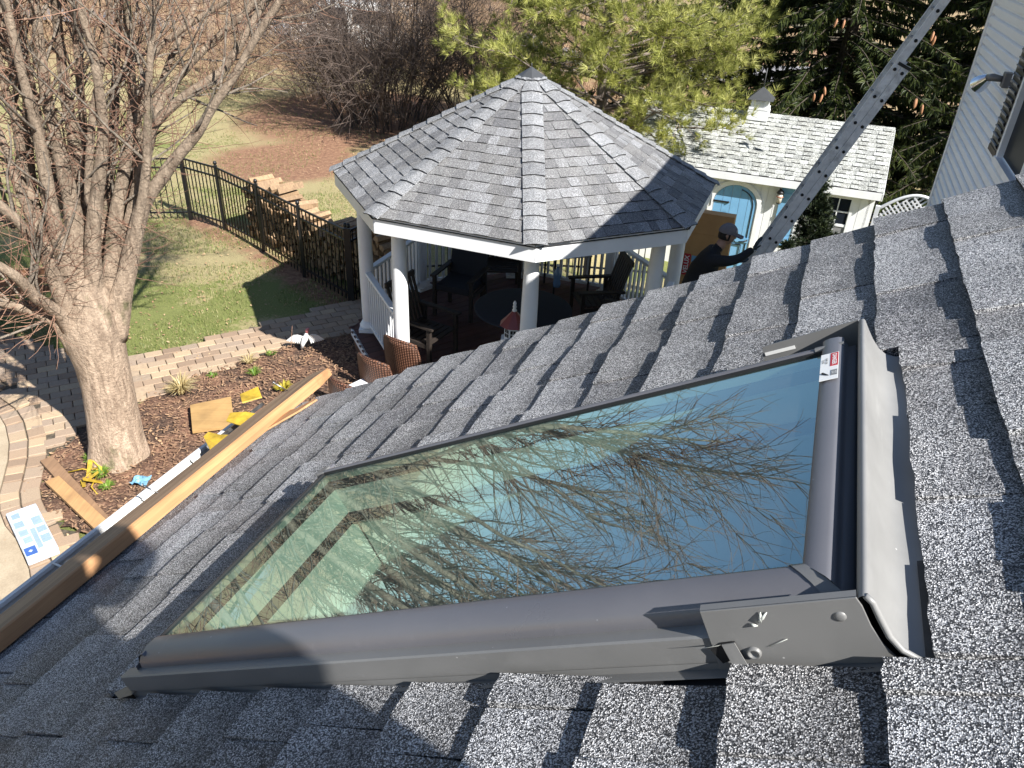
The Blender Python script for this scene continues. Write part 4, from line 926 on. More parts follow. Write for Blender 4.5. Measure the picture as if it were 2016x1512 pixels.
MB().add([(0, 0, 0), (-RL, 0, 0), (-RL, RD_, RH_ - .01), (0, RD_, RH_ - .01), (-RL, 2 * RD_, 0), (0, 2 * RD_, 0), (0, 0, -.02), (-RL, 0, -.02), (0, RD_, RH_ - .03), (0, 2 * RD_, -.02)], [(0, 3, 2, 1), (3, 5, 4, 2), (6, 0, 1, 7), (6, 8, 3, 0), (8, 9, 5, 3)]).build('roof_deck', m_edge, shd)
ups = V((0, RD_, RH_)); SLs = ups.length; ups.normalize(); nrs = V((0, -RH_, RD_)).normalized(); NRs = 15; ex = SLs / NRs; cnt2 = 0; sr = MB()
for r in range(NRs):
    x = .015 + rg.uniform(0, .1); tooth = True
    while x > -RL:
        wd = rg.uniform(.14, .20); xa, xb = x, max(x - wd, -RL - .01); x -= wd; tooth = not tooth; th_ = .026 if tooth else .010
        if xa > .015: xa = .015
        b0 = ups * (r * ex) ; P = [V((xa, 0, 0)) + b0 + nrs * th_, V((xb + .002, 0, 0)) + b0 + nrs * th_, V((xb + .002, 0, 0)) + b0 + ups * (ex + .008) + nrs * .002, V((xa, 0, 0)) + b0 + ups * (ex + .008) + nrs * .002, V((xa, 0, 0)) + b0 - nrs * .004, V((xb + .002, 0, 0)) + b0 - nrs * .004]
        F = [(0, 3, 2, 1), (4, 0, 1, 5), (4, 3, 0), (5, 1, 2)]
        if xb > -4.0 and cnt2 < 300 and xa - xb > .05: MB().add(P, F, dark=(1,)).build('shingle', m_ss, shd); cnt2 += 1
        else: sr.add(P, F, tone=rg.random(), dark=(1,))
sr.build('shingle_rest', m_ss, shd, kind='stuff')
x = .0
while x > -RL:
    a = V((x, RD_, RH_)); q = MB(); q.add([a + V((0, -.12, -.085)), a + V((-.2, -.12, -.088)), a + V((-.2, 0, .012)), a + V((0, 0, .02)), a + V((-.2, .12, -.088)), a + V((0, .12, -.085)), a + V((0, -.12, -.1)), a + V((-.2, -.12, -.1))], [(0, 3, 2, 1), (3, 5, 4, 2), (6, 0, 1, 7)]); q.build('ridge_cap', m_ss, shd); x -= .19
MB().prism([(.005, -.02, -.16), (.005, RD_, RH_ - .17), (.005, RD_, RH_ - .03), (.005, -.02, -.02)], (.018, 0, 0)).build('rake_board', m_sd, shd)
def spx(px, py, y=0.0):                      # sight line meets the shed's front plane y
    r = ray(px, py); q = MS.translation + EV * y; t_ = (q - EYE).dot(EV) / r.dot(EV); p = EYE + r * t_; return MS.inverted() @ p
# cupola
cp_ = spx(1492, 231, RD_); cx_ = cp_.x; cup = MB().box((cx_, RD_ - .02, RH_ + .10), (.36, .36, .40)).build('cupola', m_sd, shd)
MB().box((cx_, RD_ - .02, RH_ + .12), (.42, .42, .05)).build('cupola_ledge', m_sd, cup); MB().box((cx_, RD_ - .02, RH_ - .02), (.44, .44, .20)).build('cupola_base', m_sd, cup)
for k in range(5): MB().box((cx_, RD_ - .205, RH_ + .165 + k * .026), (.22, .012, .018), mat=Matrix.Rotation(.5, 3, 'X')).build('louvre', m_sd, cup)
q = MB(); zc = RH_ + .30
for s_ in range(4):
    a0 = pi / 4 + s_ * pi / 2; a1 = a0 + pi / 2; q.add([V((cos(a0) * .38, sin(a0) * .38, zc)) + V((cx_, RD_ - .02, 0)), V((cos(a1) * .38, sin(a1) * .38, zc)) + V((cx_, RD_ - .02, 0)), V((cx_, RD_ - .02, zc + .25))], [(0, 1, 2)])
    q.add([V((cos(a0) * .38, sin(a0) * .38, zc)) + V((cx_, RD_ - .02, 0)), V((cos(a1) * .38, sin(a1) * .38, zc)) + V((cx_, RD_ - .02, 0)), V((cx_, RD_ - .02, zc - .01))], [(2, 1, 0)])
q.build('cupola_roof', m_fin, cup); MB().tube([(cx_, RD_ - .02, zc + .22), (cx_, RD_ - .02, zc + .62)], .012, 6).build('cupola_rod', m_fin, cup)
# arched door
m_blue = paint('sky_blue_door_paint', (.17, .38, .60), .4, .08, .1, 3)
dl, dr2 = spx(1402, 400, fy).x, spx(1493, 400, fy).x; dz1 = spx(1452, 362, fy).z; dw = (dr2 - dl) / 2; dcx = (dl + dr2) / 2; dz0 = lz(GZs) + .05; zc = dz1 - dw * .92
def arch(r0, n=18, sq=.92): return [(dcx + cos(pi * i / n) * r0, zc + sin(pi * i / n) * r0 * sq) for i in range(n + 1)]
yb_ = fy - .03
nb_ = 5; drr = None
for k in range(nb_):
    xa, xb = dcx - dw * .93 + k * 2 * .93 * dw / nb_, dcx - dw * .93 + (k + 1) * 2 * .93 * dw / nb_ - .008
    def top(x): u_ = max(-1, min(1, (x - dcx) / (dw * .95))); return zc + sqrt(max(0, 1 - u_ * u_)) * dw * .95 * .92
    P = [(xa, yb_, dz0), (xb, yb_, dz0)] + [(lerp(xb, xa, i / 4), yb_, top(lerp(xb, xa, i / 4))) for i in range(5)]
    MB().prism(P, (0, .03, 0)).build('door_plank', m_blue, shd)
q = MB(); ar = arch(dw * 1.18); ai = arch(dw * .98)
for i in range(len(ar) - 1): q.prism([(ar[i][0], fy - .05, ar[i][1]), (ar[i + 1][0], fy - .05, ar[i + 1][1]), (ai[i + 1][0], fy - .05, ai[i + 1][1]), (ai[i][0], fy - .05, ai[i][1])], (0, .05, 0))
for s_ in (-1, 1): q.box((dcx + s_ * dw * 1.08, fy - .025, (dz0 + zc) / 2), (dw * .2, .05, zc - dz0))
q.build('door_trim', m_sd, shd)
q = MB(); q.tube([(dcx + cos(a) * dw * .80, yb_ - .004, zc + sin(a) * dw * .80 * .92) for a in [pi * .42 - i * pi * .42 / 8 for i in range(9)]] + [(dcx + dw * .80, yb_ - .004, zc - 1.05)], .012, 5); q.build('door_band', m_irn, shd)
hz = spx(1400, 392, fy).z
q = MB(); q.bar((dcx - dw * 1.02, yb_ - .012, hz), (dcx - dw * .3, yb_ - .012, hz), .01, .035); q.bar((dcx - dw * 1.06, yb_ - .014, hz - .12), (dcx - dw * 1.06, yb_ - .014, hz + .12), .012, .04); q.tube([(dcx - dw * .3, yb_ - .012, hz), (dcx - dw * .24, yb_ - .012, hz)], [.03, .01], 6); q.build('hinge', m_irn, shd)
MB().box((dcx + dw * .05, yb_ - .012, hz - .78), (dw * 1.7, .02, .11)).build('door_rail', m_blue, shd)
q = MB(); q.bar((dcx - dw * .0, yb_ - .02, hz - .90), (dcx + dw * .62, yb_ - .02, hz - .90), .01, .02); q.bar((dcx + dw * .62, yb_ - .02, hz - .90), (dcx + dw * .62, yb_ - .02, hz - 1.6), .01, .02); q.build('door_band', m_irn, shd)
q = MB(); q.tube([(dcx + dw * .5, yb_ - .02, hz - .83), (dcx + dw * .7, yb_ - .06, hz - .80), (dcx + dw * .86, yb_ - .02, hz - .77)], .016, 6); q.build('door_handle', m_irn, shd)
# lantern
lc = spx(1536, 385, fy); ln_ = empty('wall_lantern', mat=MS @ Matrix.Translation((lc.x, fy - .02, lc.z)), label='small black wall lantern between the arched door and the window', cat='lantern')
MB().box((0, .01, .05), (.08, .03, .2)).build('back_plate', m_irn, ln_); MB().lathe((0, -.10, 0), [(.07, .07), (.085, .09), (.05, .14), (.02, .16)], 8).build('lantern_hood', m_irn, ln_)
MB().lathe((0, -.10, 0), [(.05, -.12), (.06, .07)], 8).build('lantern_glass', paint('frosted_lantern_glass', (.55, .50, .42), .2), ln_); MB().lathe((0, -.10, 0), [(.04, -.145), (.055, -.12)], 8).build('lantern_base', m_irn, ln_)
MB().lathe((0, -.10, 0), [(.074, .0), (.074, .02)], 8).build('lantern_ring', paint('copper_ring', (.45, .22, .15), .4), ln_)
# window with shutters
wl_, wr_ = spx(1572, 430, fy).x, spx(1668, 430, fy).x; wzt = spx(1640, 386, fy).z; wzb = wzt - 1.15
wn = MB(); yy = fy - .03
wn.box(((wl_ + wr_) / 2, yy, wzt + .03), (wr_ - wl_ + .12, .05, .07)); wn.box(((wl_ + wr_) / 2, yy, wzb - .03), (wr_ - wl_ + .16, .08, .07)); wn.box((wl_ - .03, yy, (wzt + wzb) / 2), (.06, .05, wzt - wzb)); wn.box((wr_ + .03, yy, (wzt + wzb) / 2), (.06, .05, wzt - wzb)); wn = wn.build('window_frame', m_sd, shd)
for zc_, hh_, mt_ in ((wzt - .28, .5, m_pane), (wzt - .86, .5, paint('grey_window_screen', (.20, .20, .20), .8, .1))):
    for i in range(4):
        for j in range(2):
            ww = (wr_ - wl_) / 4; MB().box((wl_ + ww * (i + .5), fy - .022, zc_ + (j - .5) * .27), (ww - .02, .008, .25)).build('pane', mt_, wn)
mq = MB()
for i in range(5): mq.box((lerp(wl_, wr_, i / 4), fy - .03, (wzt + wzb) / 2), (.022, .02, wzt - wzb))
for j in range(5): mq.box(((wl_ + wr_) / 2, fy - .031, lerp(wzb, wzt, j / 4)), (wr_ - wl_, .02, .025 if j != 2 else .05))
mq.build('muntins', m_sd, wn)
for sx_, c in ((-1, wl_ - .28),):
    s_ = MB().box((c, fy - .035, (wzt + wzb) / 2), (.36, .03, wzt - wzb + .1)).build('shutter', m_blue, shd)
    for zz in (wzt - .1, (wzt + wzb) / 2, wzb + .1): MB().box((c, fy - .056, zz), (.36, .012, .07)).build('shutter_rail', m_blue, s_)
fb_ = MB(); fb_.box((spx(1620, 470, fy).x, fy - .16, wzb - .22), (wr_ - wl_ + .1, .24, .22)).build('window_box', m_blue, shd)
# ------------------------------------------------------------------ fences
m_fe = paint('black_fence_metal', (.010, .010, .011), .35, .1, .05)
def metal_fence(P, label, ht=1.22, posts=True, cap=True, sp=.11, group=None):
    base = V((P[0][0], P[0][1], 0)); r = empty('metal_fence', base, label=label, cat='fence', group=group); tot = 0
    for (a, b_) in zip(P, P[1:]):
        a = V((a[0], a[1], 0)) - base; b_ = V((b_[0], b_[1], 0)) - base; d_ = b_ - a; L5 = d_.length; d_.normalize(); zv = V((0, 0, 1))
        for z in (ht, ht - .17, .16): MB().bar(a + zv * z, b_ + zv * z, .025, .03).build('rail', m_fe, r)
        n_ = max(1, round(L5 / sp))
        for k in range(1, n_):
            p = a + d_ * (L5 * k / n_); MB().box((0, 0, 0), (.016, .016, ht - .04), atan2(d_.y, d_.x)).build('picket', m_fe, r).location = p + zv * ((ht + .04) / 2)
    for p in P:
        p = V((p[0], p[1], 0)) - base; q = MB().box(p + V((0, 0, (ht + .04) / 2)), (.055, .055, ht + .04)); q.build('post', m_fe, r); MB().lathe(p, [(.02, ht + .05), (.036, ht + .075), (.03, ht + .11), (.012, ht + .125)], 10).build('post_ball', m_fe, r)
    return r
FP = [gxy(378, 432), gxy(443, 453), gxy(520, 495), gxy(600, 545), gxy(690, 596)]
metal_fence(FP, 'black metal picket fence along the lawn in front of the firewood, ending at the gate')
metal_fence([gxy(376, 433), (-7.9, 14.6), (-9.6, 13.9), (-12.5, 12.6)], 'black metal fence section turning left behind the big tree', sp=.125)
ga = V((gxy(690, 596)[0] + .05, gxy(690, 596)[1] - .02)); metal_fence([tuple(ga), (ga.x + .55, ga.y + 1.15)], 'black metal gate set between the fence and the gazebo', sp=.09)
metal_fence([(ga.x + .55, ga.y + 1.15), (-.6, 13.0), (1.2, 13.0)], 'black metal fence passing behind the gazebo railings')
metal_fence([(1.25, 13.0), (3.4, 12.8)], 'short black metal fence section behind the right gazebo railing')
# firewood
m_log = wood('split_firewood', (.36, .24, .135), (.17, .105, .06), axis=0, g=.6, bs=.6); m_end = wood('firewood_ends', (.42, .26, .13), (.22, .13, .07), axis=2, g=1)
fdir = V((FP[4][0] - FP[0][0], FP[4][1] - FP[0][1], 0)).normalized(); fn_ = V((-fdir.y, fdir.x, 0)); o0 = V((FP[0][0], FP[0][1], 0)) + fdir * 1.55 + fn_ * .38
fw_ = empty('firewood_stack', tuple(o0), atan2(fdir.y, fdir.x), label='long stack of split firewood piled behind the black metal fence', cat='firewood')
lm_ = []
for k in range(8):
    q = MB(); n_ = rg.choice((3, 4, 5)); rr = .058; ph = rg.uniform(0, 6); pts = [(cos(ph + 2 * pi * i / n_) * rr * rg.uniform(.75, 1.15), sin(ph + 2 * pi * i / n_) * rr * rg.uniform(.75, 1.15)) for i in range(n_)]
    q.prism([(x, 0, z) for x, z in pts], (0, .42, 0)); me_ = q.me('log'); me_.materials.append(m_log); lm_.append(me_)
cnt3 = 0; x = 0
while x < 4.15:
    hgt_ = .98 + .14 * sin(x * 2.1) + .08 * sin(x * 7); z = .07
    while z < hgt_ and cnt3 < 298:
        inst(lm_[rg.randrange(8)], 'log', fw_, (x + rg.uniform(-.03, .03), rg.uniform(-.05, .05), z), (rg.uniform(-.08, .08), rg.uniform(0, 6.28), rg.uniform(-.12, .12)), (rg.uniform(.95, 1.35),) * 3); z += rg.uniform(.095, .14); cnt3 += 1
    x += .125
# ------------------------------------------------------------------ cardboard box behind the worker
m_card = paint('tan_cardboard', (.52, .29, .12), .85, .12, .15, 3)
cb = AD(1376, 418, 11.4); cb2 = AD(1447, 429, 11.35); d_ = (cb2 - cb); d_.z = 0; wdt = d_.length + .18; ang = atan2(d_.y, d_.x)
cbx = empty('cardboard_box', (cb2.x - d_.normalized().x * wdt, cb2.y - d_.normalized().y * wdt, 0), ang, label='tall flat brown cardboard carton standing behind the worker', cat='box')
hb = (cb.z + cb2.z) / 2
MB().box((wdt / 2, .09, hb / 2), (wdt, .18, hb)).build('carton', m_card, cbx); MB().box((wdt / 2, -.002, hb * .83), (wdt, .004, .006)).build('crease', m_card, cbx); MB().box((wdt / 2, -.002, hb - .80), (wdt, .004, .006)).build('crease', m_card, cbx)
lb = [Matrix.Translation(cbx.location) @ Matrix.Rotation(ang, 4, 'Z')][0].inverted()
def cpt(px, py):
    r = ray(px, py); n_ = V((-sin(ang), cos(ang), 0)); q = V(cbx.location); t_ = (q - EYE).dot(n_) / r.dot(n_); return lb @ (EYE + r * t_)
l1 = cpt(1351, 520); lab = MB().box((l1.x, -.003, l1.z), (.10, .004, .34)).build('printed_label', m_str, cbx)
text('VELUX', .095, m_stw, Matrix.Translation((l1.x, -.0075, l1.z)) @ Matrix.Rotation(-pi / 2, 4, 'Y') @ Matrix.Rotation(pi / 2, 4, 'X'), 'label_print', lab, bold=.002)
l2 = cpt(1368, 510); MB().box((l2.x, -.004, l2.z), (.10, .004, .10)).build('printed_label', m_blue, cbx)
# lattice panel beyond the roof edge
q1 = AD(1722, 430, 12.2); q2 = AD(1800, 410, 12.2); lt = empty('lattice_panel', (q1.x, q1.y, q1.z - 1.06), atan2(q2.y - q1.y, q2.x - q1.x), label='white garden lattice panel with curved top right of the shed', cat='lattice')
W5 = 1.0; Hh = 1.45
def topz(x): return 1.2 + .28 * sin(pi * min(1, max(0, x / W5)) ) 
for s_ in (-1, 1):
    for k in range(-14, 26):
        pts = []
        for i in range(31):
            z = i / 30 * 1.5; x = k * .075 + s_ * z
            if 0 <= x <= W5 and z <= topz(x): pts.append((x, 0.012 * s_, z))
        if len(pts) > 1: MB().bar(pts[0], pts[-1], .022, .008, up=(0, 1, 0)).build('lath', m_sd, lt)
cq = MB().tube([(x / 20 * W5, 0, topz(x / 20 * W5)) for x in range(21)], .025, 6); cq.build('top_rail', m_sd, lt)
for x in (0, W5): MB().box((x, 0, .55), (.06, .06, 1.4)).build('post', m_sd, lt)
# ------------------------------------------------------------------ the big maple
def bark(name, c1, c2, scale=5, moss=False, bs=.8, pale=False):
    m, t, b = nm(name); co = coord(t)
    n1 = noise(t, mp(t, co, (scale * 2.4, scale * 2.4, scale * .55)), 1, 9, .75, .5); n2 = noise(t, co, scale * 5, 5, .7); n3 = noise(t, mp(t, co, (2.5, 2.5, 1.4)), 1, 5, .6)
    c = mixc(t, ramp(t, n1, [(.35, (0, 0, 0)), (.62, (1, 1, 1))]), c1, c2)
    c = mixc(t, .45, c, ramp(t, n2, [(.3, (.2, .2, .2)), (.7, (.75, .75, .75))]), 'OVERLAY')
    if moss: c = mixc(t, ramp(t, n3, [(.60, (0, 0, 0)), (.68, (.8, .8, .8))]), c, ramp(t, n2, [(.3, (.05, .055, .018)), (.7, (.13, .13, .05))]))
    if pale:
        sz = N(t, 'ShaderNodeSeparateXYZ'); t.links.new(co, sz.inputs[0]); mr = N(t, 'ShaderNodeMapRange'); mr.inputs['From Min'].default_value = 1.2; mr.inputs['From Max'].default_value = 2.9; t.links.new(sz.outputs[2], mr.inputs[0])
        c = mixc(t, mr.outputs[0], c, mixc(t, 1.0, c, (.62, .64, .64), 'MULTIPLY'))
    t.links.new(c, b.inputs['Base Color']); b.inputs['Roughness'].default_value = .9
    ad = N(t, 'ShaderNodeMath', operation='ADD'); t.links.new(n1, ad.inputs[0]); t.links.new(n2, ad.inputs[1]); bump(t, b, ad.outputs[0], bs, .03); return m
m_bk = bark('maple_trunk_bark', (.60, .455, .335), (.26, .185, .13), 6, moss=True, bs=1.0, pale=True)
m_bl = bark('maple_limb_bark', (.48, .39, .31), (.25, .20, .155), 7, moss=False, bs=.9, pale=True)
m_tw = bark('maple_twig_bark', (.30, .17, .115), (.17, .095, .065), 9, bs=0.1)
tr_ = random.Random(21)
TB = G(237, 905); TD = hypot(TB.x, TB.y)
mpl = empty('maple_tree', (TB.x, TB.y, 0), label='large bare maple with pale trunk splitting into many upright limbs beside the path', cat='tree')
trunk = MB()
tp_ = [(240, 925, 68), (237, 905, 58), (230, 860, 52), (222, 810, 50), (212, 760, 50), (200, 715, 52), (188, 675, 58), (179, 645, 60), (178, 610, 52), (177, 575, 38), (176, 545, 20)]
pts = []; rads = []
for px, py, r in tp_:
    p = AD(px, py, TD); rg_ = (p - EYE).dot(fw); pts.append(p); rads.append(.93 * r / FPX * rg_)
pts[0].z = -.08
vs_n = 26
tb_ = MB(); tb_.tube(pts, rads, vs_n, lump=.0)
nv = []
for i, p in enumerate(tb_.v):
    v = V(p); c = pts[i // vs_n]; d_ = v - c; a = atan2(d_.y, d_.x)
    k = 1 + .06 * mn.noise(V((cos(a) * 1.6, sin(a) * 1.6, v.z * 1.1))) + .05 * mn.noise(V((cos(a) * 3.6, sin(a) * 3.6, v.z * 3.1))) + (.10 * abs(sin(a * 2.5 + 1)) * max(0, 1 - v.z / .4))
    nv.append(tuple(c + d_ * k))
tb_.v = nv; tb_.build('trunk', m_bk, mpl, world=True)
# limbs traced as 3D curves: (px, py) with depth offset from the trunk, radius in px at 2016 wide
LIMBS = [
 ([(168, 660), (158, 590), (150, 500), (144, 417), (128, 345), (111, 278), (92, 194), (82, 120), (72, 40), (60, -60), (45, -180)], 0.15, 33, 11),
 ([(186, 655), (178, 580), (165, 480), (156, 375), (144, 264), (130, 194), (120, 110), (108, 0), (95, -120), (90, -220)], .45, 27, 10),
 ([(190, 660), (186, 560), (182, 470), (190, 389), (200, 310), (203, 250), (194, 167), (178, 83), (155, 0), (140, -110), (130, -210)], -.15, 25, 9),
 ([(205, 660), (214, 570), (222, 490), (230, 411), (250, 305), (261, 222), (258, 139), (250, 14), (246, -90), (250, -200)], .2, 25, 9),
 ([(225, 665), (240, 590), (258, 500), (280, 411), (305, 369), (347, 311), (389, 261), (420, 208), (462, 149), (500, 80), (545, 10), (590, -70), (640, -150)], -.25, 27, 8),
 ([(212, 650), (232, 560), (255, 450), (278, 342), (289, 290), (306, 243), (365, 188), (434, 142), (462, 104), (503, 35), (545, -40), (590, -120)], .25, 22, 8),
 ([(218, 640), (240, 540), (262, 430), (285, 330), (312, 215), (344, 163), (410, 90), (486, 21), (560, -60)], .6, 17, 7),
 ([(205, 640), (225, 520), (245, 400), (270, 250), (299, 114), (347, 66), (448, 0), (530, -60)], .75, 16, 6),
 ([(160, 665), (130, 600), (111, 560), (100, 525), (80, 490), (43, 445), (18, 420), (-30, 380), (-80, 330)], -.35, 24, 11),
 ([(163, 655), (140, 560), (118, 480), (104, 430), (83, 305), (70, 240), (50, 170), (30, 90), (10, 0), (-5, -100)], -.05, 25, 10),
 ([(150, 690), (118, 640), (96, 628), (61, 612), (18, 600), (-30, 585), (-90, 570)], -.2, 19, 9),
 ([(155, 670), (125, 625), (100, 605), (70, 585), (46, 557), (18, 535), (-20, 515), (-80, 490)], -.5, 20, 10),
 ([(150, 640), (110, 520), (75, 420), (47, 350), (36, 264), (20, 200), (8, 167), (-10, 80), (-30, -20)], .3, 19, 8),
 ([(170, 630), (130, 500), (90, 440), (64, 389), (55, 278), (53, 194), (35, 140), (17, 97), (0, 20), (-10, -90)], .65, 19, 8),
 ([(155, 650), (100, 500), (60, 420), (28, 347), (10, 290), (-20, 220), (-60, 130)], .05, 18, 8),
 ([(215, 630), (250, 520), (275, 420), (289, 320), (291, 222), (294, 139), (300, 60), (305, -30), (312, -130)], -.35, 16, 7),
 ([(180, 640), (170, 500), (168, 380), (165, 280), (160, 190), (150, 90), (148, -10), (150, -130)], .9, 17, 7),
 ([(200, 640), (205, 480), (215, 350), (225, 240), (228, 140), (232, 40), (240, -60), (246, -170)], 1.0, 17, 7),
 ([(190, 620), (150, 470), (100, 330), (70, 200), (40, 60), (25, -60)], 1.1, 16, 7),
 ([(210, 600), (240, 450), (280, 280), (330, 130), (380, 20), (430, -90)], 1.1, 14, 6),
 ([(178, 403), (176, 340), (178, 283), (186, 200), (205, 110), (215, 20), (222, -80)], -.1, 13, 6),
]
lim = MB(); twg = MB(); mid_ = MB()
def smooth_pts(P, k=3):
    out = []
    for i in range(len(P) - 1):
        p0 = P[max(i - 1, 0)]; p1 = P[i]; p2 = P[i + 1]; p3 = P[min(i + 2, len(P) - 1)]
        for j in range(k):
            t_ = j / k; out.append((p1 * 2 + (p2 - p0) * t_ + (p0 * 2 - p1 * 5 + p2 * 4 - p3) * t_ * t_ + (p1 * 3 - p0 - p2 * 3 + p3) * t_ ** 3) * .5)
    out.append(P[-1]); return out
UP = V((0, 0, 1))
def grow(mb, p, d, L, r, n, curl, rr, sides=3, lift=.25, r1=.35):
    pts = [p.copy()]; d = d.normalized(); q = p.copy()
    for i in range(n):
        d = (d + V((rr.gauss(0, curl), rr.gauss(0, curl), rr.gauss(0, curl) * .7)) + UP * lift / n).normalized(); q = q + d * (L / n); pts.append(q.copy())
    mb.tube(pts, [r * (1 - (1 - r1) * i / n) for i in range(n + 1)], sides, caps=False, smooth=sides > 3)
    return pts
def rdir(ax, rr, spread):
    o = V((rr.gauss(0, 1), rr.gauss(0, 1), rr.gauss(0, 1))); o = (o - ax * o.dot(ax)).normalized(); return (ax * cos(spread) + o * sin(spread)).normalized()
tops = []
for (P, dz, r0, r1) in LIMBS:
    n_ = len(P); W = []; RR = []
    for i, (px, py) in enumerate(P):
        f = i / (n_ - 1); p = AD(px, py, TD + dz * min(1, .15 + f * 1.3) + (.02 if i else 0)); W.append(p); RR.append(.92 * lerp(r0, r1, min(1, f * 1.5) ** .55) / FPX * (p - EYE).dot(fw))
    S_ = smooth_pts(W); R_ = [lerp(RR[min(i // 3, n_ - 1)], RR[min(i // 3 + 1, n_ - 1)], (i % 3) / 3) * (1 + tr_.uniform(-.05, .05)) for i in range(len(S_))]
    lim.tube(S_, R_, 10, lump=.035, rg=tr_)
    tops.append((S_, R_))
    # long continuation above the picture
    d_ = (S_[-1] - S_[-3]).normalized(); d_ = (d_ + UP * .35).normalized()
    c1 = grow(lim, S_[-1], d_, tr_.uniform(1.7, 2.6), R_[-1] * .85, 7, .07, tr_, 7, lift=.15, r1=.3)
    for src, rad in ((c1, R_[-1]),):
        for k in range(12):
            i = tr_.randrange(0, 7); b_ = src[i]; dd = rdir((src[i + 1] - src[i]).normalized(), tr_, tr_.uniform(.35, .8)); b1_ = grow(mid_, b_, dd, tr_.uniform(.8, 1.8), rad * .26, 6, .10, tr_, 4, lift=.25)
            for k2 in range(8):
                j = tr_.randrange(1, 6); dd2 = rdir((b1_[j] - b1_[j - 1]).normalized(), tr_, tr_.uniform(.4, .9)); b2_ = grow(twg, b1_[j], dd2, tr_.uniform(.35, .9), .006, 4, .12, tr_, 3, lift=.2)
                for k3 in range(2): j = tr_.randrange(1, 4); grow(twg, b2_[j], rdir((b2_[j] - b2_[j - 1]).normalized(), tr_, .7), tr_.uniform(.2, .4), .0035, 3, .12, tr_, 3, lift=.1)
    # side branches and twigs along the limb
    m_ = len(S_)
    for k in range(10):
        i = tr_.randrange(int(m_ * .35), m_ - 1); dd = rdir((S_[i + 1] - S_[i]).normalized(), tr_, tr_.uniform(.5, 1.0)); b1_ = grow(mid_, S_[i], dd, tr_.uniform(.5, 1.3), min(.016, R_[i] * .4), 6, .12, tr_, 4, lift=.35)
        for k2 in range(5):
            j = tr_.randrange(1, 6); grow(twg, b1_[j], rdir((b1_[j] - b1_[j - 1]).normalized(), tr_, tr_.uniform(.5, 1.1)), tr_.uniform(.25, .6), .0042, 4, .14, tr_, 3, lift=.25)
    for k in range(46):
        i = tr_.randrange(int(m_ * .15), m_ - 1); ax = (S_[i + 1] - S_[i]).normalized(); dd = rdir(ax, tr_, tr_.uniform(.9, 1.5)); b1_ = grow(twg, S_[i] + dd * R_[i] * .8, dd, tr_.uniform(.25, .75), .0042, 5, .13, tr_, 3, lift=.3)
        if k % 2: grow(twg, b1_[2], rdir(dd, tr_, .8), tr_.uniform(.15, .35), .003, 3, .12, tr_, 3, lift=.2)
lim.build('limbs', m_bk, mpl, world=True); mid_.build('branches', m_bl, mpl, world=True, kind='stuff'); twg.build('twigs', m_tw, mpl, world=True, kind='stuff')
# ------------------------------------------------------------------ bare thickets behind the lawn
m_b1 = bark('dark_brush_bark', (.13, .095, .075), (.06, .045, .04), 9, bs=.1); m_b2 = bark('tan_brush_bark', (.46, .33, .21), (.28, .19, .125), 9, bs=.1); m_b4 = bark('spruce_bark', (.07, .055, .04), (.035, .028, .02), 5, bs=.3); m_b3 = bark('grey_tree_bark', (.25, .20, .165), (.13, .105, .09), 5, bs=.4)
def brush(name, c, rad, ht, ns, nb, nt_, mat_, seed, label, cat, rs_=.014, parts=True, lean=.55):
    rr = random.Random(seed); z0 = terr(c[0], c[1]); r = empty(name, (c[0], c[1], z0), label=label, cat=cat); st = MB(); tw_ = MB()
    for k in range(ns):
        a = rr.uniform(0, 2 * pi); q = rad * .35 * sqrt(rr.random()); p = V((cos(a) * q, sin(a) * q, 0)); d_ = V((cos(a) * rr.uniform(.1, lean), sin(a) * rr.uniform(.1, lean), 1))
        s_ = grow(st, p, d_, ht * rr.uniform(.6, 1.05), rs_ * rr.uniform(.7, 1.6), 8, .13, rr, 4, lift=.0)
        for k2 in range(nb):
            i = rr.randrange(2, 8); dd = rdir((s_[i] - s_[i - 1]).normalized(), rr, rr.uniform(.5, 1.2)); b1_ = grow(tw_, s_[i], dd, ht * rr.uniform(.15, .34), rs_ * .42, 5, .2, rr, 3, lift=.1)
            for k3 in range(nt_): j = rr.randrange(1, 5); grow(tw_, b1_[j], rdir(dd, rr, rr.uniform(.5, 1.3)), ht * rr.uniform(.06, .15), rs_ * .26, 3, .2, rr, 3, lift=.1)
    st.build('stems', mat_, r); tw_.build('twigs', mat_, r, kind='stuff'); return r
brush('bare_thicket', (-4.1, 24.0), 4.2, 5.0, 90, 14, 6, m_b1, 3, 'large dark tangled leafless bush behind the left side of the gazebo roof', 'bush', rs_=.022, lean=.75)
brush('bare_thicket', (-1.5, 25.2), 3.0, 3.8, 50, 13, 6, m_b1, 4, 'smaller dark leafless bush directly behind the gazebo roof slope', 'bush', rs_=.018, lean=.75)
brush('bare_shrub', (-6.9, 27.2), 2.6, 2.8, 60, 11, 5, m_b2, 5, 'pale tan leafless shrub left of the dark thicket at the lawn edge', 'shrub', rs_=.012, lean=.9)
brush('bare_shrub', (-10.2, 27.5), 3.2, 3.2, 70, 11, 5, m_b2, 6, 'pale leafless shrub seen through the right leaning maple limbs', 'shrub', rs_=.012, lean=.9)
brush('bare_shrub', (-3.0, 31.0), 4.2, 5.2, 80, 12, 5, m_b2, 7, 'tall reddish tan thicket rising behind the dark bush', 'shrub', rs_=.014, lean=.6)
bk = MB(); rr = random.Random(8)
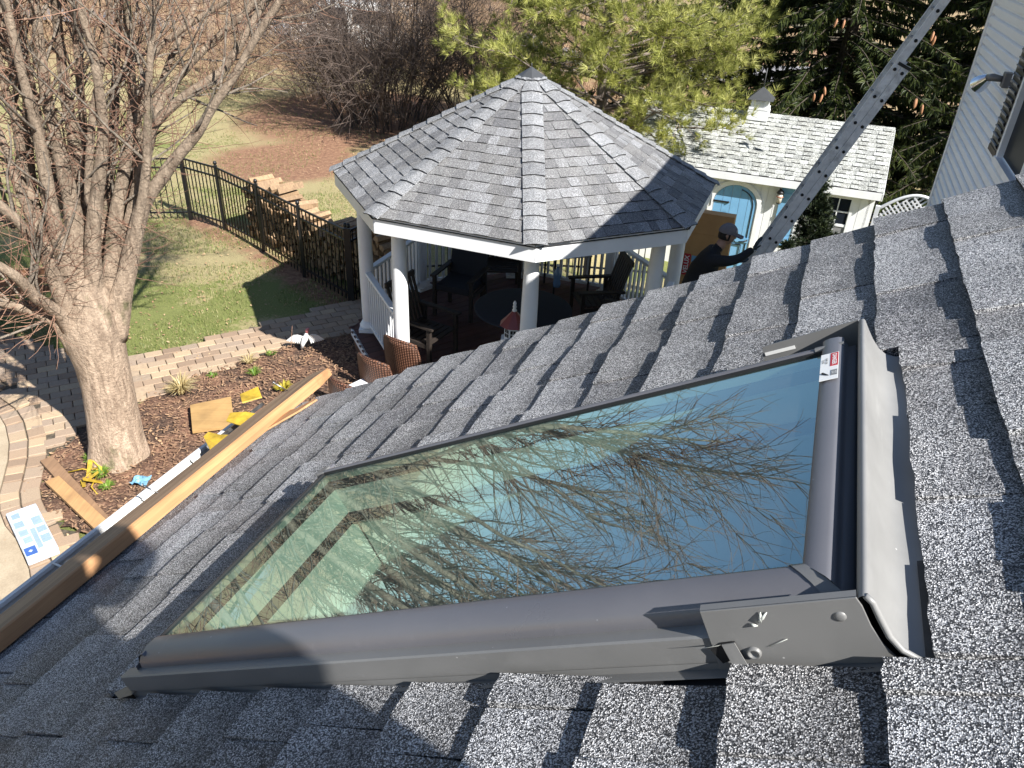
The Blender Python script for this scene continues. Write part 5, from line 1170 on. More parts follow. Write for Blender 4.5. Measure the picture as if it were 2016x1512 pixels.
for k in range(1700):
    y = rr.uniform(33, 58); x = rr.uniform(-30, 6) * (y / 40); 
    if 40 < y < 47 and -14 < x < 20: continue
    p = V((x, y, terr(x, y))); h = rr.uniform(1.5, 4.5); s_ = grow(bk, p, V((rr.gauss(0, .3), rr.gauss(0, .3), 1)), h, .02, 5, .12, rr, 3)
    for k2 in range(9): i = rr.randrange(1, 5); b1_ = grow(bk, s_[i], rdir(UP, rr, rr.uniform(.4, 1.2)), h * rr.uniform(.2, .45), .010, 4, .15, rr, 3); grow(bk, b1_[2], rdir(UP, rr, 1), h * .15, .006, 3, .15, rr, 3)
bk.build('woodland_undergrowth', m_b2, kind='stuff')
def bare_tree(c, ht, seed, label, r0=.16, nl=9):
    rr = random.Random(seed); z0 = terr(c[0], c[1]); r = empty('bare_tree', (c[0], c[1], z0), label=label, cat='tree'); tk = MB(); tw_ = MB()
    s_ = grow(tk, V((0, 0, -.1)), V((rr.gauss(0, .05), rr.gauss(0, .05), 1)), ht, r0, 10, .05, rr, 8, r1=.25)
    for k in range(nl * 2):
        i = rr.randrange(2, 10); dd = rdir(UP, rr, rr.uniform(.4, .9)); l_ = grow(tk, s_[i], dd, ht * rr.uniform(.25, .45), r0 * .35, 7, .1, rr, 5, lift=.5)
        for k2 in range(7):
            j = rr.randrange(2, 7); b1_ = grow(tw_, l_[j], rdir((l_[j] - l_[j - 1]).normalized(), rr, .7), ht * rr.uniform(.08, .18), r0 * .1, 4, .12, rr, 3, lift=.3)
            for k3 in range(4): grow(tw_, b1_[rr.randrange(1, 4)], rdir(dd, rr, .9), ht * rr.uniform(.04, .09), r0 * .05, 3, .12, rr, 3, lift=.2)
    tk.build('trunk', m_b3, r, kind=None); tw_.build('twigs', m_b3, r, kind='stuff')
for i, (x, y, h, lb) in enumerate(((-11.5, 30, 12, 'tall bare tree at the top edge above the pale shrubs'), (-17, 27, 13, 'bare tree far left behind the maple limbs'), (-21, 34, 14, 'distant bare tree at the top left corner behind the maple'), (-14.5, 41, 13, 'distant bare tree beyond the white truck, left side'), (-6.5, 47, 11, 'distant slim bare tree above the dark thicket'), (2.6, 49, 9, 'slim bare tree beyond the road behind the pine'), (6.2, 46, 9, 'bare tree beyond the road between pine and spruce'), (-27, 24, 12, 'bare tree at the far left edge of the yard'), (-16, 19, 13, 'bare tree left of the fence behind the maple limbs'))):
    bare_tree((x, y), h, 30 + i, lb)
# road and vehicles beyond
m_asp, t, b = nm('old_asphalt'); co = coord(t); n1 = noise(t, co, 1.5, 5, .6); t.links.new(ramp(t, n1, [(.3, (.15, .145, .15)), (.7, (.24, .23, .235))]), b.inputs['Base Color']); b.inputs['Roughness'].default_value = .9
rv = []
for k in range(31):
    x = -60 + k * 4; y = 43.5 + 1.4 * sin(k * .35) ; rv.append((x, y))
q = MB(); q.add([(x, y + o, terr(x, y + o) + .22 + .0 * o) for x, y in rv for o in (-2.6, 2.6)], [(2 * i, 2 * i + 2, 2 * i + 3, 2 * i + 1) for i in range(30)]); q.build('road', m_asp, kind='structure')
m_car, t, b = nm('white_car_paint'); b.inputs['Base Color'].default_value = (.74, .74, .73, 1); b.inputs['Roughness'].default_value = .25
def van(c, rz, label):
    r = empty('parked_van', (c[0], c[1], terr(*c) + .2), rz, label=label, cat='van')
    q = MB(); q.prism([(-2.6, -.95, .35), (2.55, -.95, .35), (2.6, -.95, 1.0), (1.9, -.95, 1.15), (1.35, -.95, 1.95), (-2.55, -.95, 2.0), (-2.62, -.95, 1.2)], (0, 1.9, 0)); q.build('body', m_car, r, bevel=.06)
    for x in (-1.7, 1.7):
        for y in (-.93, .93): w2 = MB().tube([(x, y - .1, .34), (x, y + .1, .34)], .34, 18).build('wheel', m_irn, r)
    MB().prism([(.1, -.965, 1.2), (1.55, -.965, 1.2), (1.2, -.965, 1.8), (.1, -.965, 1.8)], (0, 1.93, 0)).build('side_window', m_pane, r)
    MB().prism([(-2.3, -.965, 1.25), (-.2, -.965, 1.25), (-.2, -.965, 1.75), (-2.3, -.965, 1.75)], (0, 1.93, 0)).build('side_window', m_pane, r)
    MB().add([(1.92, -.8, 1.17), (1.92, .8, 1.17), (1.40, .75, 1.9), (1.40, -.75, 1.9)], [(0, 1, 2, 3)]).build('windscreen', m_pane, r)
pv = G(705, 118); van((pv.x, pv.y), R(172), 'white van parked beyond the dark thicket, seen through its branches')
# ------------------------------------------------------------------ evergreens
def leafmat(name, c1, c2, c3, trans=.25):
    m, t, b = nm(name); tn = tone_of(t); co = coord(t); n_ = noise(t, co, 1.1, 3, .6)
    c = ramp(t, tn, [(0, c1), (.55, c2), (1, c3)]); c = mixc(t, .5, c, ramp(t, n_, [(.3, (.3, .3, .3)), (.7, (.7, .7, .7))]), 'OVERLAY')
    t.links.new(c, b.inputs['Base Color']); b.inputs['Roughness'].default_value = .5
    b.inputs['Specular IOR Level'].default_value = .4
    out = [n for n in t.nodes if n.type == 'OUTPUT_MATERIAL'][0]; ts = N(t, 'ShaderNodeBsdfTranslucent'); t.links.new(c, ts.inputs[0]); mx = N(t, 'ShaderNodeMixShader'); mx.inputs[0].default_value = trans
    t.links.new(b.outputs[0], mx.inputs[1]); t.links.new(ts.outputs[0], mx.inputs[2]); t.links.new(mx.outputs[0], out.inputs[0]); return m
m_pin = leafmat('pine_needles', (.17, .19, .045), (.37, .385, .10), (.58, .57, .20), .3)
m_spr = leafmat('spruce_needles', (.020, .032, .010), (.048, .066, .018), (.10, .12, .03), .2)
m_dke = leafmat('dark_conifer_leaves', (.010, .018, .010), (.022, .034, .014), (.05, .065, .025), .15)
def tuft(mb, p, d, L, n, w_, rr, tone):
    vs = []; fs = []; b = 0
    for k in range(n):
        dd = rdir(d, rr, rr.uniform(.15, 1.15)); s_ = dd.cross(V((rr.gauss(0, 1), rr.gauss(0, 1), rr.gauss(0, 1)))).normalized() * w_; l_ = L * rr.uniform(.7, 1.1)
        vs += [p - s_, p + s_, p + dd * l_]; fs.append((b, b + 1, b + 2)); b += 3
    mb.add(vs, fs, tone)
pr_ = random.Random(44)
pn = empty('pine_tree', (1.9, 19.6, terr(1.9, 19.6)), label='bright yellow green white pine with open feathery boughs behind the gazebo', cat='tree')
pt = MB(); pl_ = MB(); ht = 11.0
tk_ = grow(pt, V((0, 0, -.1)), V((0, 0, 1)), ht, .17, 10, .02, pr_, 10, r1=.15)
cent = Matrix.Translation(-V(pn.location))
for k in range(150):
    z = pr_.uniform(.7, 8.0); f = z / ht; a = pr_.uniform(0, 2 * pi); Lb = lerp(4.3, 1.8, f) * pr_.uniform(.65, 1.05)
    if z < 1.5: Lb *= .8
    b0 = V((0, 0, z)); bb = grow(pt, b0, V((cos(a), sin(a), pr_.uniform(-.05, .3))), Lb, .035, 8, .06, pr_, 5, lift=.1, r1=.3)
    for k2 in range(17):
        i = pr_.randrange(3, 9); dd = rdir((bb[i] - bb[i - 1]).normalized(), pr_, pr_.uniform(.3, .95)); s2 = grow(pt, bb[i], dd, pr_.uniform(.35, .9), .008, 4, .12, pr_, 3, lift=.2)
        for q_ in (2, 3, 4):
            for rep in range(2):
                e_ = s2[q_] + V((pr_.gauss(0, .05), pr_.gauss(0, .05), pr_.gauss(0, .04))); tuft(pl_, e_, ((s2[q_] - s2[q_ - 1]).normalized() + UP * .35).normalized(), .21, 20, .0055, pr_, pr_.random())
pt.build('trunk', m_b3, pn); pl_.build('needles', m_pin, pn, kind='stuff')
def spruce(c, ht, rbase, seed, label, nb=150, zmin=.6, zmax=None):
    rr = random.Random(seed); z0 = terr(*c); r = empty('spruce_tree', (c[0], c[1], z0), label=label, cat='tree'); tk = MB(); nd = MB(); zmax = zmax or ht * .9
    grow(tk, V((0, 0, -.1)), UP, ht, .22, 10, .01, rr, 10, r1=.1)
    for k in range(nb):
        z = rr.uniform(zmin, zmax); f = z / ht; a = rr.uniform(0, 2 * pi); Lb = rbase * (1 - f) ** .8 * rr.uniform(.7, 1.08) + .3
        bb = grow(tk, V((0, 0, z)), V((cos(a), sin(a), .02)), Lb, .03, 8, .04, rr, 4, lift=-.35, r1=.3)
        for i in range(2, 9):
            for s_ in range(int(21 + 9 * (i > 4))):
                ax = (bb[min(i, 8)] - bb[i - 1]).normalized(); side = ax.cross(UP).normalized() * rr.choice((-1, 1)); p = lerp(bb[i - 1], bb[i], rr.random()) if False else bb[i - 1] + (bb[i] - bb[i - 1]) * rr.random()
                dd = (side * rr.uniform(.1, .9) + ax * rr.uniform(.1, .8) + V((0, 0, -rr.uniform(-.3, 1.4)))).normalized(); L6 = rr.uniform(.10, .24); w_ = L6 * .12; tn = rr.random() * .8 + .2 * (i > 6)
                c1_ = dd.cross(V((rr.gauss(0, 1), rr.gauss(0, 1), rr.gauss(0, 1)))).normalized() * w_; c2_ = dd.cross(c1_).normalized() * w_
                b0 = p; m1 = p + dd * L6 * .45; e_ = p + dd * L6 + V((0, 0, -.03))
                nd.add([b0, m1 + c1_, e_, m1 - c1_, m1 + c2_, m1 - c2_], [(0, 1, 2, 3), (0, 4, 2, 5)], tn)
    tk.build('trunk', m_b4, r); nd.build('foliage', m_spr, r, kind='stuff'); return r
SPR = (((7.7, 20.6), 13, 4.2, 'dark green spruce standing directly behind the garden shed'), ((11.6, 19.6), 13, 4.3, 'dark green spruce behind the ladder and house corner'), ((5.2, 25.5), 13, 3.8, 'farther dark spruce between the yellow green pine and the shed spruce'), ((9.6, 26), 14, 4.5, 'spruce standing in the second row behind the shed spruces'), ((14.5, 24), 14, 4.5, 'rear spruce hidden mostly by the white house corner'))
for i, (c, h, rb_, lb) in enumerate(SPR):
    spruce(c, h, rb_, 60 + i, lb, nb=260 if i < 2 else 130, zmin=.4, zmax=7.5 if i < 2 else 9)
# cones
m_cone = paint('orange_brown_cone', (.42, .20, .10), .7, .3, .5, 20)
for (px, py, D, n_, clab) in ((1612, 178, 17.0, 3, 'orange spruce cone in the cluster nearest the shed cupola, left of the ladder'), (1657, 28, 17.6, 2, 'orange spruce cone in the highest cluster, left of the ladder'), (1838, 62, 16.4, 2, 'orange spruce cone in the cluster just right of the upper ladder'), (1814, 196, 15.8, 3, 'orange spruce cone in the low cluster between ladder and white house')):
    for k in range(n_):
        p = AD(px + rg.uniform(-12, 12), py + rg.uniform(-8, 12), D); q = MB().lathe((0, 0, 0), [(.006, 0), (.022, -.03), (.026, -.08), (.018, -.14), (.004, -.17)], 8); o = q.build('spruce_cone', m_cone); o.location = p; o.rotation_euler = (rg.uniform(-.3, .3), rg.uniform(-.3, .3), 0)
        tag(o, clab, 'cone', 'cones hanging from the spruce boughs')
def conifer_small(p, ht, rad, seed, label, n=620):
    rr = random.Random(seed); r = empty('small_conifer', tuple(p), label=label, cat='conifer'); tk = MB(); nd = MB(); s_ = grow(tk, V((0, 0, 0)), UP, ht, .03, 8, .05, rr, 6, r1=.2)
    for k in range(n):
        z = ht * rr.uniform(.05, 1) ; f = z / ht; a = rr.uniform(0, 2 * pi); Lb = rad * (1 - f) ** .75 * rr.uniform(.35, 1.15) + .04; i = min(7, int(f * 8)); b0 = s_[i] + (s_[i + 1] - s_[i]) * (f * 8 - i if f < 1 else 0)
        bb = grow(tk, b0, V((cos(a), sin(a), rr.uniform(.0, .6))), Lb, .006, 3, .15, rr, 3, lift=.2)
        for q_ in (1, 2, 3):
            for w in range(3): tuft(nd, bb[q_] + V((rr.gauss(0, .02), rr.gauss(0, .02), rr.gauss(0, .02))), (bb[q_] - bb[q_ - 1]).normalized(), .085, 7, .011, rr, rr.random())
    tk.build('stem', m_b1, r); nd.build('foliage', m_dke, r, kind='stuff')
c_ = AD(1655, 345, 13.2); zb_ = -.7; conifer_small((c_.x, c_.y, zb_), c_.z - zb_, .62, 71, 'dark narrow conifer standing in front of the shed window')
c_ = AD(1556, 470, 12.6); conifer_small((c_.x, c_.y, -.6), c_.z + .6, .28, 72, 'little dark conifer low beside the ladder in front of the shed', n=200)
# ------------------------------------------------------------------ grass, leaves, chips
m_bld = leafmat('grass_blades', (.10, .14, .035), (.20, .25, .07), (.42, .37, .19), .3)
gb = MB(); rr = random.Random(77)
LAWN = [(-14, 8.6), gxy(0, 655), gxy(55, 677), gxy(115, 694), gxy(240, 706), gxy(347, 692), gxy(451, 658), gxy(510, 644), gxy(700, 596), (-2.2, 13.5), (-5, 18), (-14, 22)]
for k in range(64000):
    y = rr.uniform(8.7, 17) if k % 4 else rr.uniform(17, 27); x = rr.uniform(-10, -1.6) * (1 if y < 17 else 1.2)
    if not inpoly(x, y, PATH) and (y > 9.2):
        if y < 11 and x > -2.6: continue
        if inpoly(x, y, MULCH): continue
        if nz3(x, y, .9, 5) < -.25: continue
        a = rr.uniform(0, 6.28); h = rr.uniform(.025, .075); w_ = .0055; p = V((x, y, terr(x, y) + .0)); s_ = V((cos(a), sin(a), 0)) * w_
        gb.add([p - s_, p + s_, p + V((rr.gauss(0, .02), rr.gauss(0, .02), h))], [(0, 1, 2)], rr.random())
gb.build('grass', m_bld, kind='stuff')
m_lv = paint('dry_leaf', (.30, .16, .08), .8, .4, 0, 9, c2=(.48, .35, .21)); lf = MB()
for k in range(5200):
    zone = rr.random()
    if zone < .55: x, y = rr.uniform(-9, -1.8), rr.uniform(9.3, 16)
    elif zone < .85: x, y = rr.uniform(-9, -2), rr.uniform(16, 26)
    else: x, y = rr.uniform(-5.2, -1.2), rr.uniform(5, 9.5)
    if zone < .55 and inpoly(x, y, PATH) and rr.random() < .96: continue
    z = terr(x, y) + (.062 if inpoly(x, y, PATH) or inpoly(x, y, MULCH) else .035); s_ = rr.uniform(.008, .026); a = rr.uniform(0, 6.28); u1 = V((cos(a), sin(a), rr.uniform(-.5, .5))) * s_; u2 = V((-sin(a), cos(a), rr.uniform(-.5, .5))) * s_ * .6
    p = V((x, y, z)); lf.add([p - u1, p - u2, p + u1, p + u2], [(0, 1, 2, 3)], rr.random())
lf.build('fallen_leaves', m_lv, kind='stuff')
ch = MB(); m_chip = paint('bark_chip', (.15, .085, .05), .9, .3, 0, 3, c2=(.32, .2, .12))
for k in range(9000):
    x, y = rr.uniform(-5.2, -.5), rr.uniform(4.5, 10.6)
    if inpoly(x, y, MULCH):
        s_ = rr.uniform(.01, .03); a = rr.uniform(0, 6.28); u1 = V((cos(a), sin(a), rr.uniform(-.4, .4))) * s_; u2 = V((-sin(a), cos(a), 0)) * s_ * .35; p = V((x, y, .068 + rr.uniform(0, .015) + .03 * nz3(x, y, 3)))
        ch.add([p - u1 - u2, p + u1 - u2, p + u1 + u2, p - u1 + u2, p + V((0, 0, .008))], [(0, 1, 4), (1, 2, 4), (2, 3, 4), (3, 0, 4)], rr.random())
ch.build('bark_chips', m_chip, kind='stuff')
def tussock(p, n, L, mat_, label, name='grass_tuft', cat='grass tuft', spread=1.0, w_=.008):
    r = empty(name, (p[0], p[1], .06), label=label, cat=cat); q = MB()
    for k in range(n):
        a = rr.uniform(0, 6.28); t_ = rr.uniform(.1, 1.0) * spread; l_ = L * rr.uniform(.6, 1.1); d0 = V((cos(a) * t_, sin(a) * t_, 1)).normalized(); s_ = V((-sin(a), cos(a), 0)) * w_; m1 = d0 * l_ * .55; e_ = m1 + (d0 + V((cos(a) * t_, sin(a) * t_, -.7))).normalized() * l_ * .5; b0 = V((cos(a), sin(a), 0)) * .03
        q.add([b0 - s_, b0 + s_, m1 + b0 + s_ * .8, m1 + b0 - s_ * .8, e_ + b0], [(0, 1, 2, 3), (3, 2, 4)], rr.random())
    q.build('blades', mat_, r); return r
m_dry = leafmat('straw_blades', (.42, .32, .14), (.58, .47, .24), (.68, .60, .36), .3); m_grn = leafmat('green_blades', (.10, .20, .03), (.20, .33, .05), (.34, .42, .10), .35)
tussock(gxy(360, 782), 150, .30, m_dry, 'straw coloured ornamental grass clump on the mulch beside the path')
tussock(gxy(492, 723), 60, .17, m_dry, 'small dry tuft at the mulch edge near the bird ornament', w_=.006); tussock(gxy(502, 745), 70, .13, m_grn, 'small green tuft in the mulch below the dry one', w_=.006)
tussock(gxy(205, 945), 80, .13, m_grn, 'pale green tuft at the foot of the maple trunk', w_=.006); tussock(gxy(214, 969), 60, .09, m_grn, 'bright green weed in the mulch beside the blue packet', w_=.009); tussock(gxy(180, 915), 50, .10, m_grn, 'green weeds among the yellow brackets at the trunk', w_=.006)
tussock(gxy(420, 748), 60, .07, m_grn, 'low green grass along the mulch edge by the path', w_=.006, spread=1.6); tussock(gxy(535, 705), 60, .08, m_grn, 'grass growing where path and mulch meet near the bird', w_=.006, spread=1.6)
tussock(gxy(560, 775), 46, .14, leafmat('yellow_leaves', (.40, .30, .03), (.52, .42, .06), (.35, .36, .05), .3), 'low yellow leaved plant behind the wooden plank', name='yellow_plant', cat='plant', w_=.016)
# ------------------------------------------------------------------ things lying about
pa, pb_ = G(376, 806, .08), G(457, 796, .08); pc_ = G(380, 855, .08)
cd = empty('plywood_square', (pa.x, pa.y, .06), label='tan plywood square lying tilted on the dark mulch by the gutter', cat='board')
pd_ = G(463, 845, .08); q = MB(); q.prism([V((p.x - pa.x, p.y - pa.y, z)) for p, z in ((pa, .05), (pb_, .10), (pd_, .04), (pc_, .03))], (0, 0, .035)); q.build('sheet', wood('tan_plywood', (.40, .25, .10), (.30, .18, .07), axis=0, g=.3, bs=.1), cd)
def lumber(p1, p2, w_, h, mat_, label, z=.07):
    a = G(*p1, z); b_ = G(*p2, z); c = (a + b_) / 2; r = MB().bar(a - c, b_ - c, w_, h).build('lumber_board', mat_, bevel=.004); r.location = c; tag(r, label, 'board')
lumber((92, 905), (262, 1092), .13, .045, wood('brown_lumber', (.30, .18, .10), (.20, .12, .07), axis=1, g=.5), 'darker brown timber board lying on the mulch, nearer the tree', .085)
lumber((103, 945), (215, 1050), .14, .045, wood('orange_lumber', (.50, .30, .13), (.38, .22, .10), axis=1, g=.5), 'lighter orange timber board lying on the mulch, nearer the patio', .11)
def ybr(px, py, rz, label):
    p = G(px, py, .08); r = empty('roof_bracket', (p.x, p.y, .07), rz, label=label, cat='bracket')
    MB().box((0, 0, .05), (.05, .20, .006), mat=Matrix.Rotation(.6, 3, 'X')).build('bracket_arm', m_yel, r); MB().box((.07, .02, .04), (.04, .22, .006), mat=Matrix.Rotation(-.5, 3, 'X')).build('bracket_arm', m_yel, r)
    MB().box((.035, .09, .03), (.14, .035, .006)).build('bracket_plate', m_yel, r); MB().tube([(-.22, .0, .02), (-.08, .03, .03), (.1, -.06, .03)], .008, 5).build('bracket_rod', m_yel, r)
ybr(178, 928, .2, 'yellow metal roof bracket lying against the foot of the maple'); ybr(200, 924, 1.1, 'second yellow roof bracket tangled with the first at the trunk'); ybr(184, 952, 2.2, 'small yellow bracket piece on the mulch below the other brackets')
p = G(279, 952, .07); r = empty('crumpled_packet', (p.x, p.y, .08), label='crumpled light blue plastic packet on the mulch near the tree', cat='packet'); q = MB(); vs = []; fs = []
for j in range(6):
    for i in range(7): vs.append((i * .03 - .09, j * .03 - .075, .02 + rr.uniform(0, .045)))
for j in range(5):
    for i in range(6): fs.append((j * 7 + i, j * 7 + i + 1, (j + 1) * 7 + i + 1, (j + 1) * 7 + i))
q.add(vs, fs).build('wrapper', paint('light_blue_plastic', (.22, .45, .62), .2, .3, .1, 12), r)
q = MB(); c = G(345, 922, .07); q.tube([(0, 0, 0), (.05, .02, .02), (.09, -.01, .02), (.07, -.04, .0)], .004, 5); o = q.build('bent_wire', m_spacer); o.location = (c.x, c.y, .085); tag(o, 'little bent pale wire lying on the mulch near the gutter', 'wire')
# wrapped shingle bundle on the patio
k1, k2, k3, k4 = [G(*p, .16) for p in ((10, 1012), (72, 990), (113, 1076), (52, 1100))]
c = (k1 + k2 + k3 + k4) / 4; ax = ((k2 - k1) + (k3 - k4)).normalized(); ay = ((k4 - k1) + (k3 - k2)).normalized(); wx_ = ((k2 - k1).length + (k3 - k4).length) / 2; wy_ = ((k4 - k1).length + (k3 - k2).length) / 2
an = atan2(ax.y, ax.x); bdl = empty('wrapped_bundle', (c.x, c.y, .065), an, label='pale blue and white plastic wrapped bundle lying on the patio paving', cat='bundle')
m_wr, t, b = nm('milky_plastic_wrap'); co = coord(t); n1 = noise(t, co, 9, 4, .6); t.links.new(ramp(t, n1, [(.3, (.42, .50, .62)), (.6, (.66, .72, .80))]), b.inputs['Base Color']); b.inputs['Roughness'].default_value = .18; bump(t, b, n1, 1.0, .02)
m_bl1 = paint('pale_blue_print', (.30, .40, .62), .25, .1, .1); m_bl2 = paint('deep_blue_print', (.06, .13, .38), .25, .1, .1)
sgy = -1 if V((-sin(an), cos(an), 0)).dot(ay) > 0 else 1
MB().box((0, 0, .05), (wx_, wy_, .10)).build('wrapped_stack', m_wr, bdl, bevel=.012)
def pp(x, y, a, b_, m_, name='printed_panel', z=.1012, rz=0): MB().box((x * wx_, -sgy * -y * wy_ * -1 if False else (sgy * y) * wy_, z), (a * wx_, b_ * wy_, .0012), rz).build(name, m_, bdl)
for (x, y, a, b_) in ((-.26, .36, .26, .11), (-.27, .17, .3, .13), (-.25, -.02, .28, .12), (-.22, -.18, .26, .12), (.28, .14, .3, .17), (.30, -.06, .3, .12), (.30, -.26, .3, .16), (.04, -.2, .16, .42)): pp(x, y, a, b_, m_bl1)
pp(-.28, -.40, .36, .16, m_bl2); MB().box((0, 0, 0), (.1 * wx_, .1 * wx_, .001), pi / 4).build('printed_diamond', m_wr, bdl).location = (-.28 * wx_, sgy * -.40 * wy_, .1026)
# bird ornament with spread wings
bp_ = G(603, 690, .06); bd = empty('bird_ornament', (bp_.x, bp_.y, .06), R(10), label='white bird garden ornament with pink head and spread wings on a stake', cat='ornament')
m_bw = paint('white_feather_paint', (.76, .76, .74), .5, .1); m_pk = paint('pink_head_paint', (.62, .22, .22), .5, .1)
MB().tube([(0, 0, 0), (0, 0, .16)], .006, 6).build('stake', m_irn, bd)
MB().tube([(-.05, -.02, .05), (-.035, -.015, .12), (0, 0, .19), (.025, 0, .25), (.03, 0, .28)], [.018, .032, .045, .028, .018], 10).build('body', m_bw, bd)
MB().tube([(.03, 0, .27), (.038, 0, .31), (.05, 0, .34), (.075, 0, .35)], [.017, .026, .024, .004], 10).build('head', m_pk, bd)
for s_ in (-1, 1):
    MB().prism([(s_ * .02, .0, .22), (s_ * .10, .0, .25), (s_ * .16, .01, .24), (s_ * .12, .02, .19), (s_ * .04, .02, .17)], (0, .012, 0)).build('wing', m_bw, bd)
    for k in range(7): a = k / 6; MB().prism([(s_ * (.05 + .10 * a), .004, .21 + .02 * a), (s_ * (.075 + .10 * a), .004, .215 + .02 * a), (s_ * (.09 + .17 * a), .012, .11 + .05 * a), (s_ * (.075 + .17 * a), .012, .10 + .05 * a)], (0, .008, 0)).build('feather', m_bw, bd)
sq = G(690, 745, .06); o = MB().tube([(0, 0, 0), (.01, .01, .25), (-.01, .0, .5), (.03, .02, .8)], [.006, .005, .004, .003], 4).build('bare_sapling', m_tw); o.location = (G(583, 755).x, G(583, 755).y, .05); tag(o, 'thin bare red sapling stem rising from the mulch near the plank', 'sapling')
# brown bench at the path's far left
bq = G(60, 672); bn = empty('garden_bench', (bq.x, bq.y + .25, 0), R(20), label='brown wooden garden bench on the lawn edge behind the maple', cat='bench'); m_bn = wood('red_brown_bench', (.16, .075, .035), (.10, .045, .022), axis=0, g=.6)
for k in range(4): MB().box((0, -.2 + k * .11, .43), (1.5, .09, .025)).build('seat_slat', m_bn, bn)
for k in range(3): MB().box((0, .26, .58 + k * .13), (1.5, .025, .09)).build('back_slat', m_bn, bn)
for x in (-.72, .72):
    for y in (-.22, .25): MB().box((x, y, .42 if y > 0 else .30), (.07, .07, .84 if y > 0 else .60)).build('leg', m_bn, bn)
    MB().box((x, 0, .62), (.08, .55, .03)).build('armrest', m_bn, bn); MB().box((x, 0, .2), (.05, .45, .06)).build('side_rail', m_bn, bn)
# ------------------------------------------------------------------ people
def skin(name, J, E_, mat_, parent, root=0, lv=2):
    me = bpy.data.meshes.new(name); me.from_pydata([tuple(j[0]) for j in J], E_, [])
    o = bpy.data.objects.new(name, me); C.objects.link(o); o.parent = parent
    m = o.modifiers.new('skin', 'SKIN'); m.use_smooth_shade = True
    if not me.skin_vertices: me.attributes.new  # created by the modifier layer below
    bm_ = None
    import bmesh
    bm = bmesh.new(); bm.from_mesh(me); lay = bm.verts.layers.skin.verify(); bm.verts.ensure_lookup_table()
    for i, j in enumerate(J):
        r = j[1]; bm.verts[i][lay].radius = r if hasattr(r, '__len__') else (r, r); bm.verts[i][lay].use_root = (i == root)
    bm.to_mesh(me); bm.free()
    s_ = o.modifiers.new('sub', 'SUBSURF'); s_.levels = lv; s_.render_levels = lv
    bpy.context.view_layer.update(); dg = bpy.context.evaluated_depsgraph_get(); me2 = bpy.data.meshes.new_from_object(o.evaluated_get(dg)); o.modifiers.clear(); o.data = me2; me2.materials.clear(); me2.materials.append(mat_)
    for p_ in me2.polygons: p_.use_smooth = True
    return o
m_blk = paint('black_jacket_cloth', (.011, .012, .016), .85, .1, .3, 30); m_skin = paint('skin', (.40, .23, .16), .5, .08, .05, 30); m_cap2 = paint('grey_cap_cloth', (.17, .155, .16), .85, .1, .3, 60)
m_glv = paint('dark_teal_glove', (.03, .05, .065), .7, .2, .2, 30); m_jean = paint('dark_work_trousers', (.04, .042, .05), .85, .1, .2, 30); m_hair = paint('dark_hair', (.02, .015, .012), .8)
Hd = AD(1432, 462, 9.05); Hn = AD(1479, 470, 9.10); wz = Hd.copy()
fd = (Hn - Hd); fd.z = 0; fd.normalize(); sd_ = V((-fd.y, fd.x, 0))          # fd: facing the ladder; sd_: away from the viewer
pb0 = V((Hd.x, Hd.y, 0)) - fd * .30
wk = empty('person', tuple(pb0), label='worker in grey cap and black jacket climbing the ladder, gloved hand raised', cat='person')
def W_(f, s_, z): return fd * f + sd_ * s_ + V((0, 0, z))
hz_ = Hd.z; h0 = .30                       # local head position (f=.30)
J = [(W_(-.02, 0, hz_ - .78), (.15, .17)), (W_(.03, 0, hz_ - .62), (.155, .165)), (W_(.10, 0, hz_ - .44), (.15, .19)), (W_(.17, 0, hz_ - .29), (.125, .19)), (W_(.22, 0, hz_ - .19), (.07, .08)), (W_(.26, 0, hz_ - .10), (.055, .055)),
     (W_(.17, -.17, hz_ - .27), .085), (W_(.34, -.22, hz_ - .24), .066), (W_(.46, -.20, hz_ - .20), .056), (W_(.60, -.14, hz_ - .09), .045),
     (W_(.17, .17, hz_ - .27), .085), (W_(.30, .20, hz_ - .42), .06), (W_(.48, .16, hz_ - .38), .045),
     (W_(-.05, -.10, hz_ - .92), .105), (W_(.12, -.12, hz_ - 1.26), .075), (W_(.02, -.12, hz_ - 1.62), .055), (W_(-.05, .10, hz_ - .92), .105), (W_(.22, .12, hz_ - 1.15), .075), (W_(.12, .12, hz_ - 1.48), .055)]
E_ = [(0, 1), (1, 2), (2, 3), (3, 4), (4, 5), (3, 6), (6, 7), (7, 8), (8, 9), (3, 10), (10, 11), (11, 12), (0, 13), (13, 14), (14, 15), (0, 16), (16, 17), (17, 18)]
body = skin('body', J, E_, m_blk, wk)
body.data.materials.append(m_jean)
for p_ in body.data.polygons:
    if p_.center.z < hz_ - .90: p_.material_index = 1
hd = V((.0, 0, 0)); HO = W_(.30, 0, hz_)
hm = MB(); vs = []; fs = []; nu, nv_ = 20, 16
fdir_ = (fd + V((0, 0, -.12))).normalized(); ud = (UP + fd * .12).normalized()
for j in range(nv_ + 1):
    th_ = pi * j / nv_
    for i in range(nu):
        ph = 2 * pi * i / nu; x, y, z = sin(th_) * cos(ph), sin(th_) * sin(ph), cos(th_); fx = x * .098; wy2 = y * .074; zz = z * .122
        if z < -.15: wy2 *= 1 - .28 * (-z - .15); fx = fx * (1 - .1 * (-z)) + (.012 if x > 0 else .022) * (-z)
        if x > .6 and abs(y) < .35 and -.35 < z < .25: fx += .020 * (1 - abs(y) / .35) * (1 - abs(z + .12) / .4)
        if x > .7 and -.02 < z < .22 and .15 < abs(y) < .6: fx -= .006
        vs.append(HO + fdir_ * fx + sd_ * wy2 + ud * zz)
for j in range(nv_):
    for i in range(nu): fs.append((j * nu + i, j * nu + (i + 1) % nu, (j + 1) * nu + (i + 1) % nu, (j + 1) * nu + i))
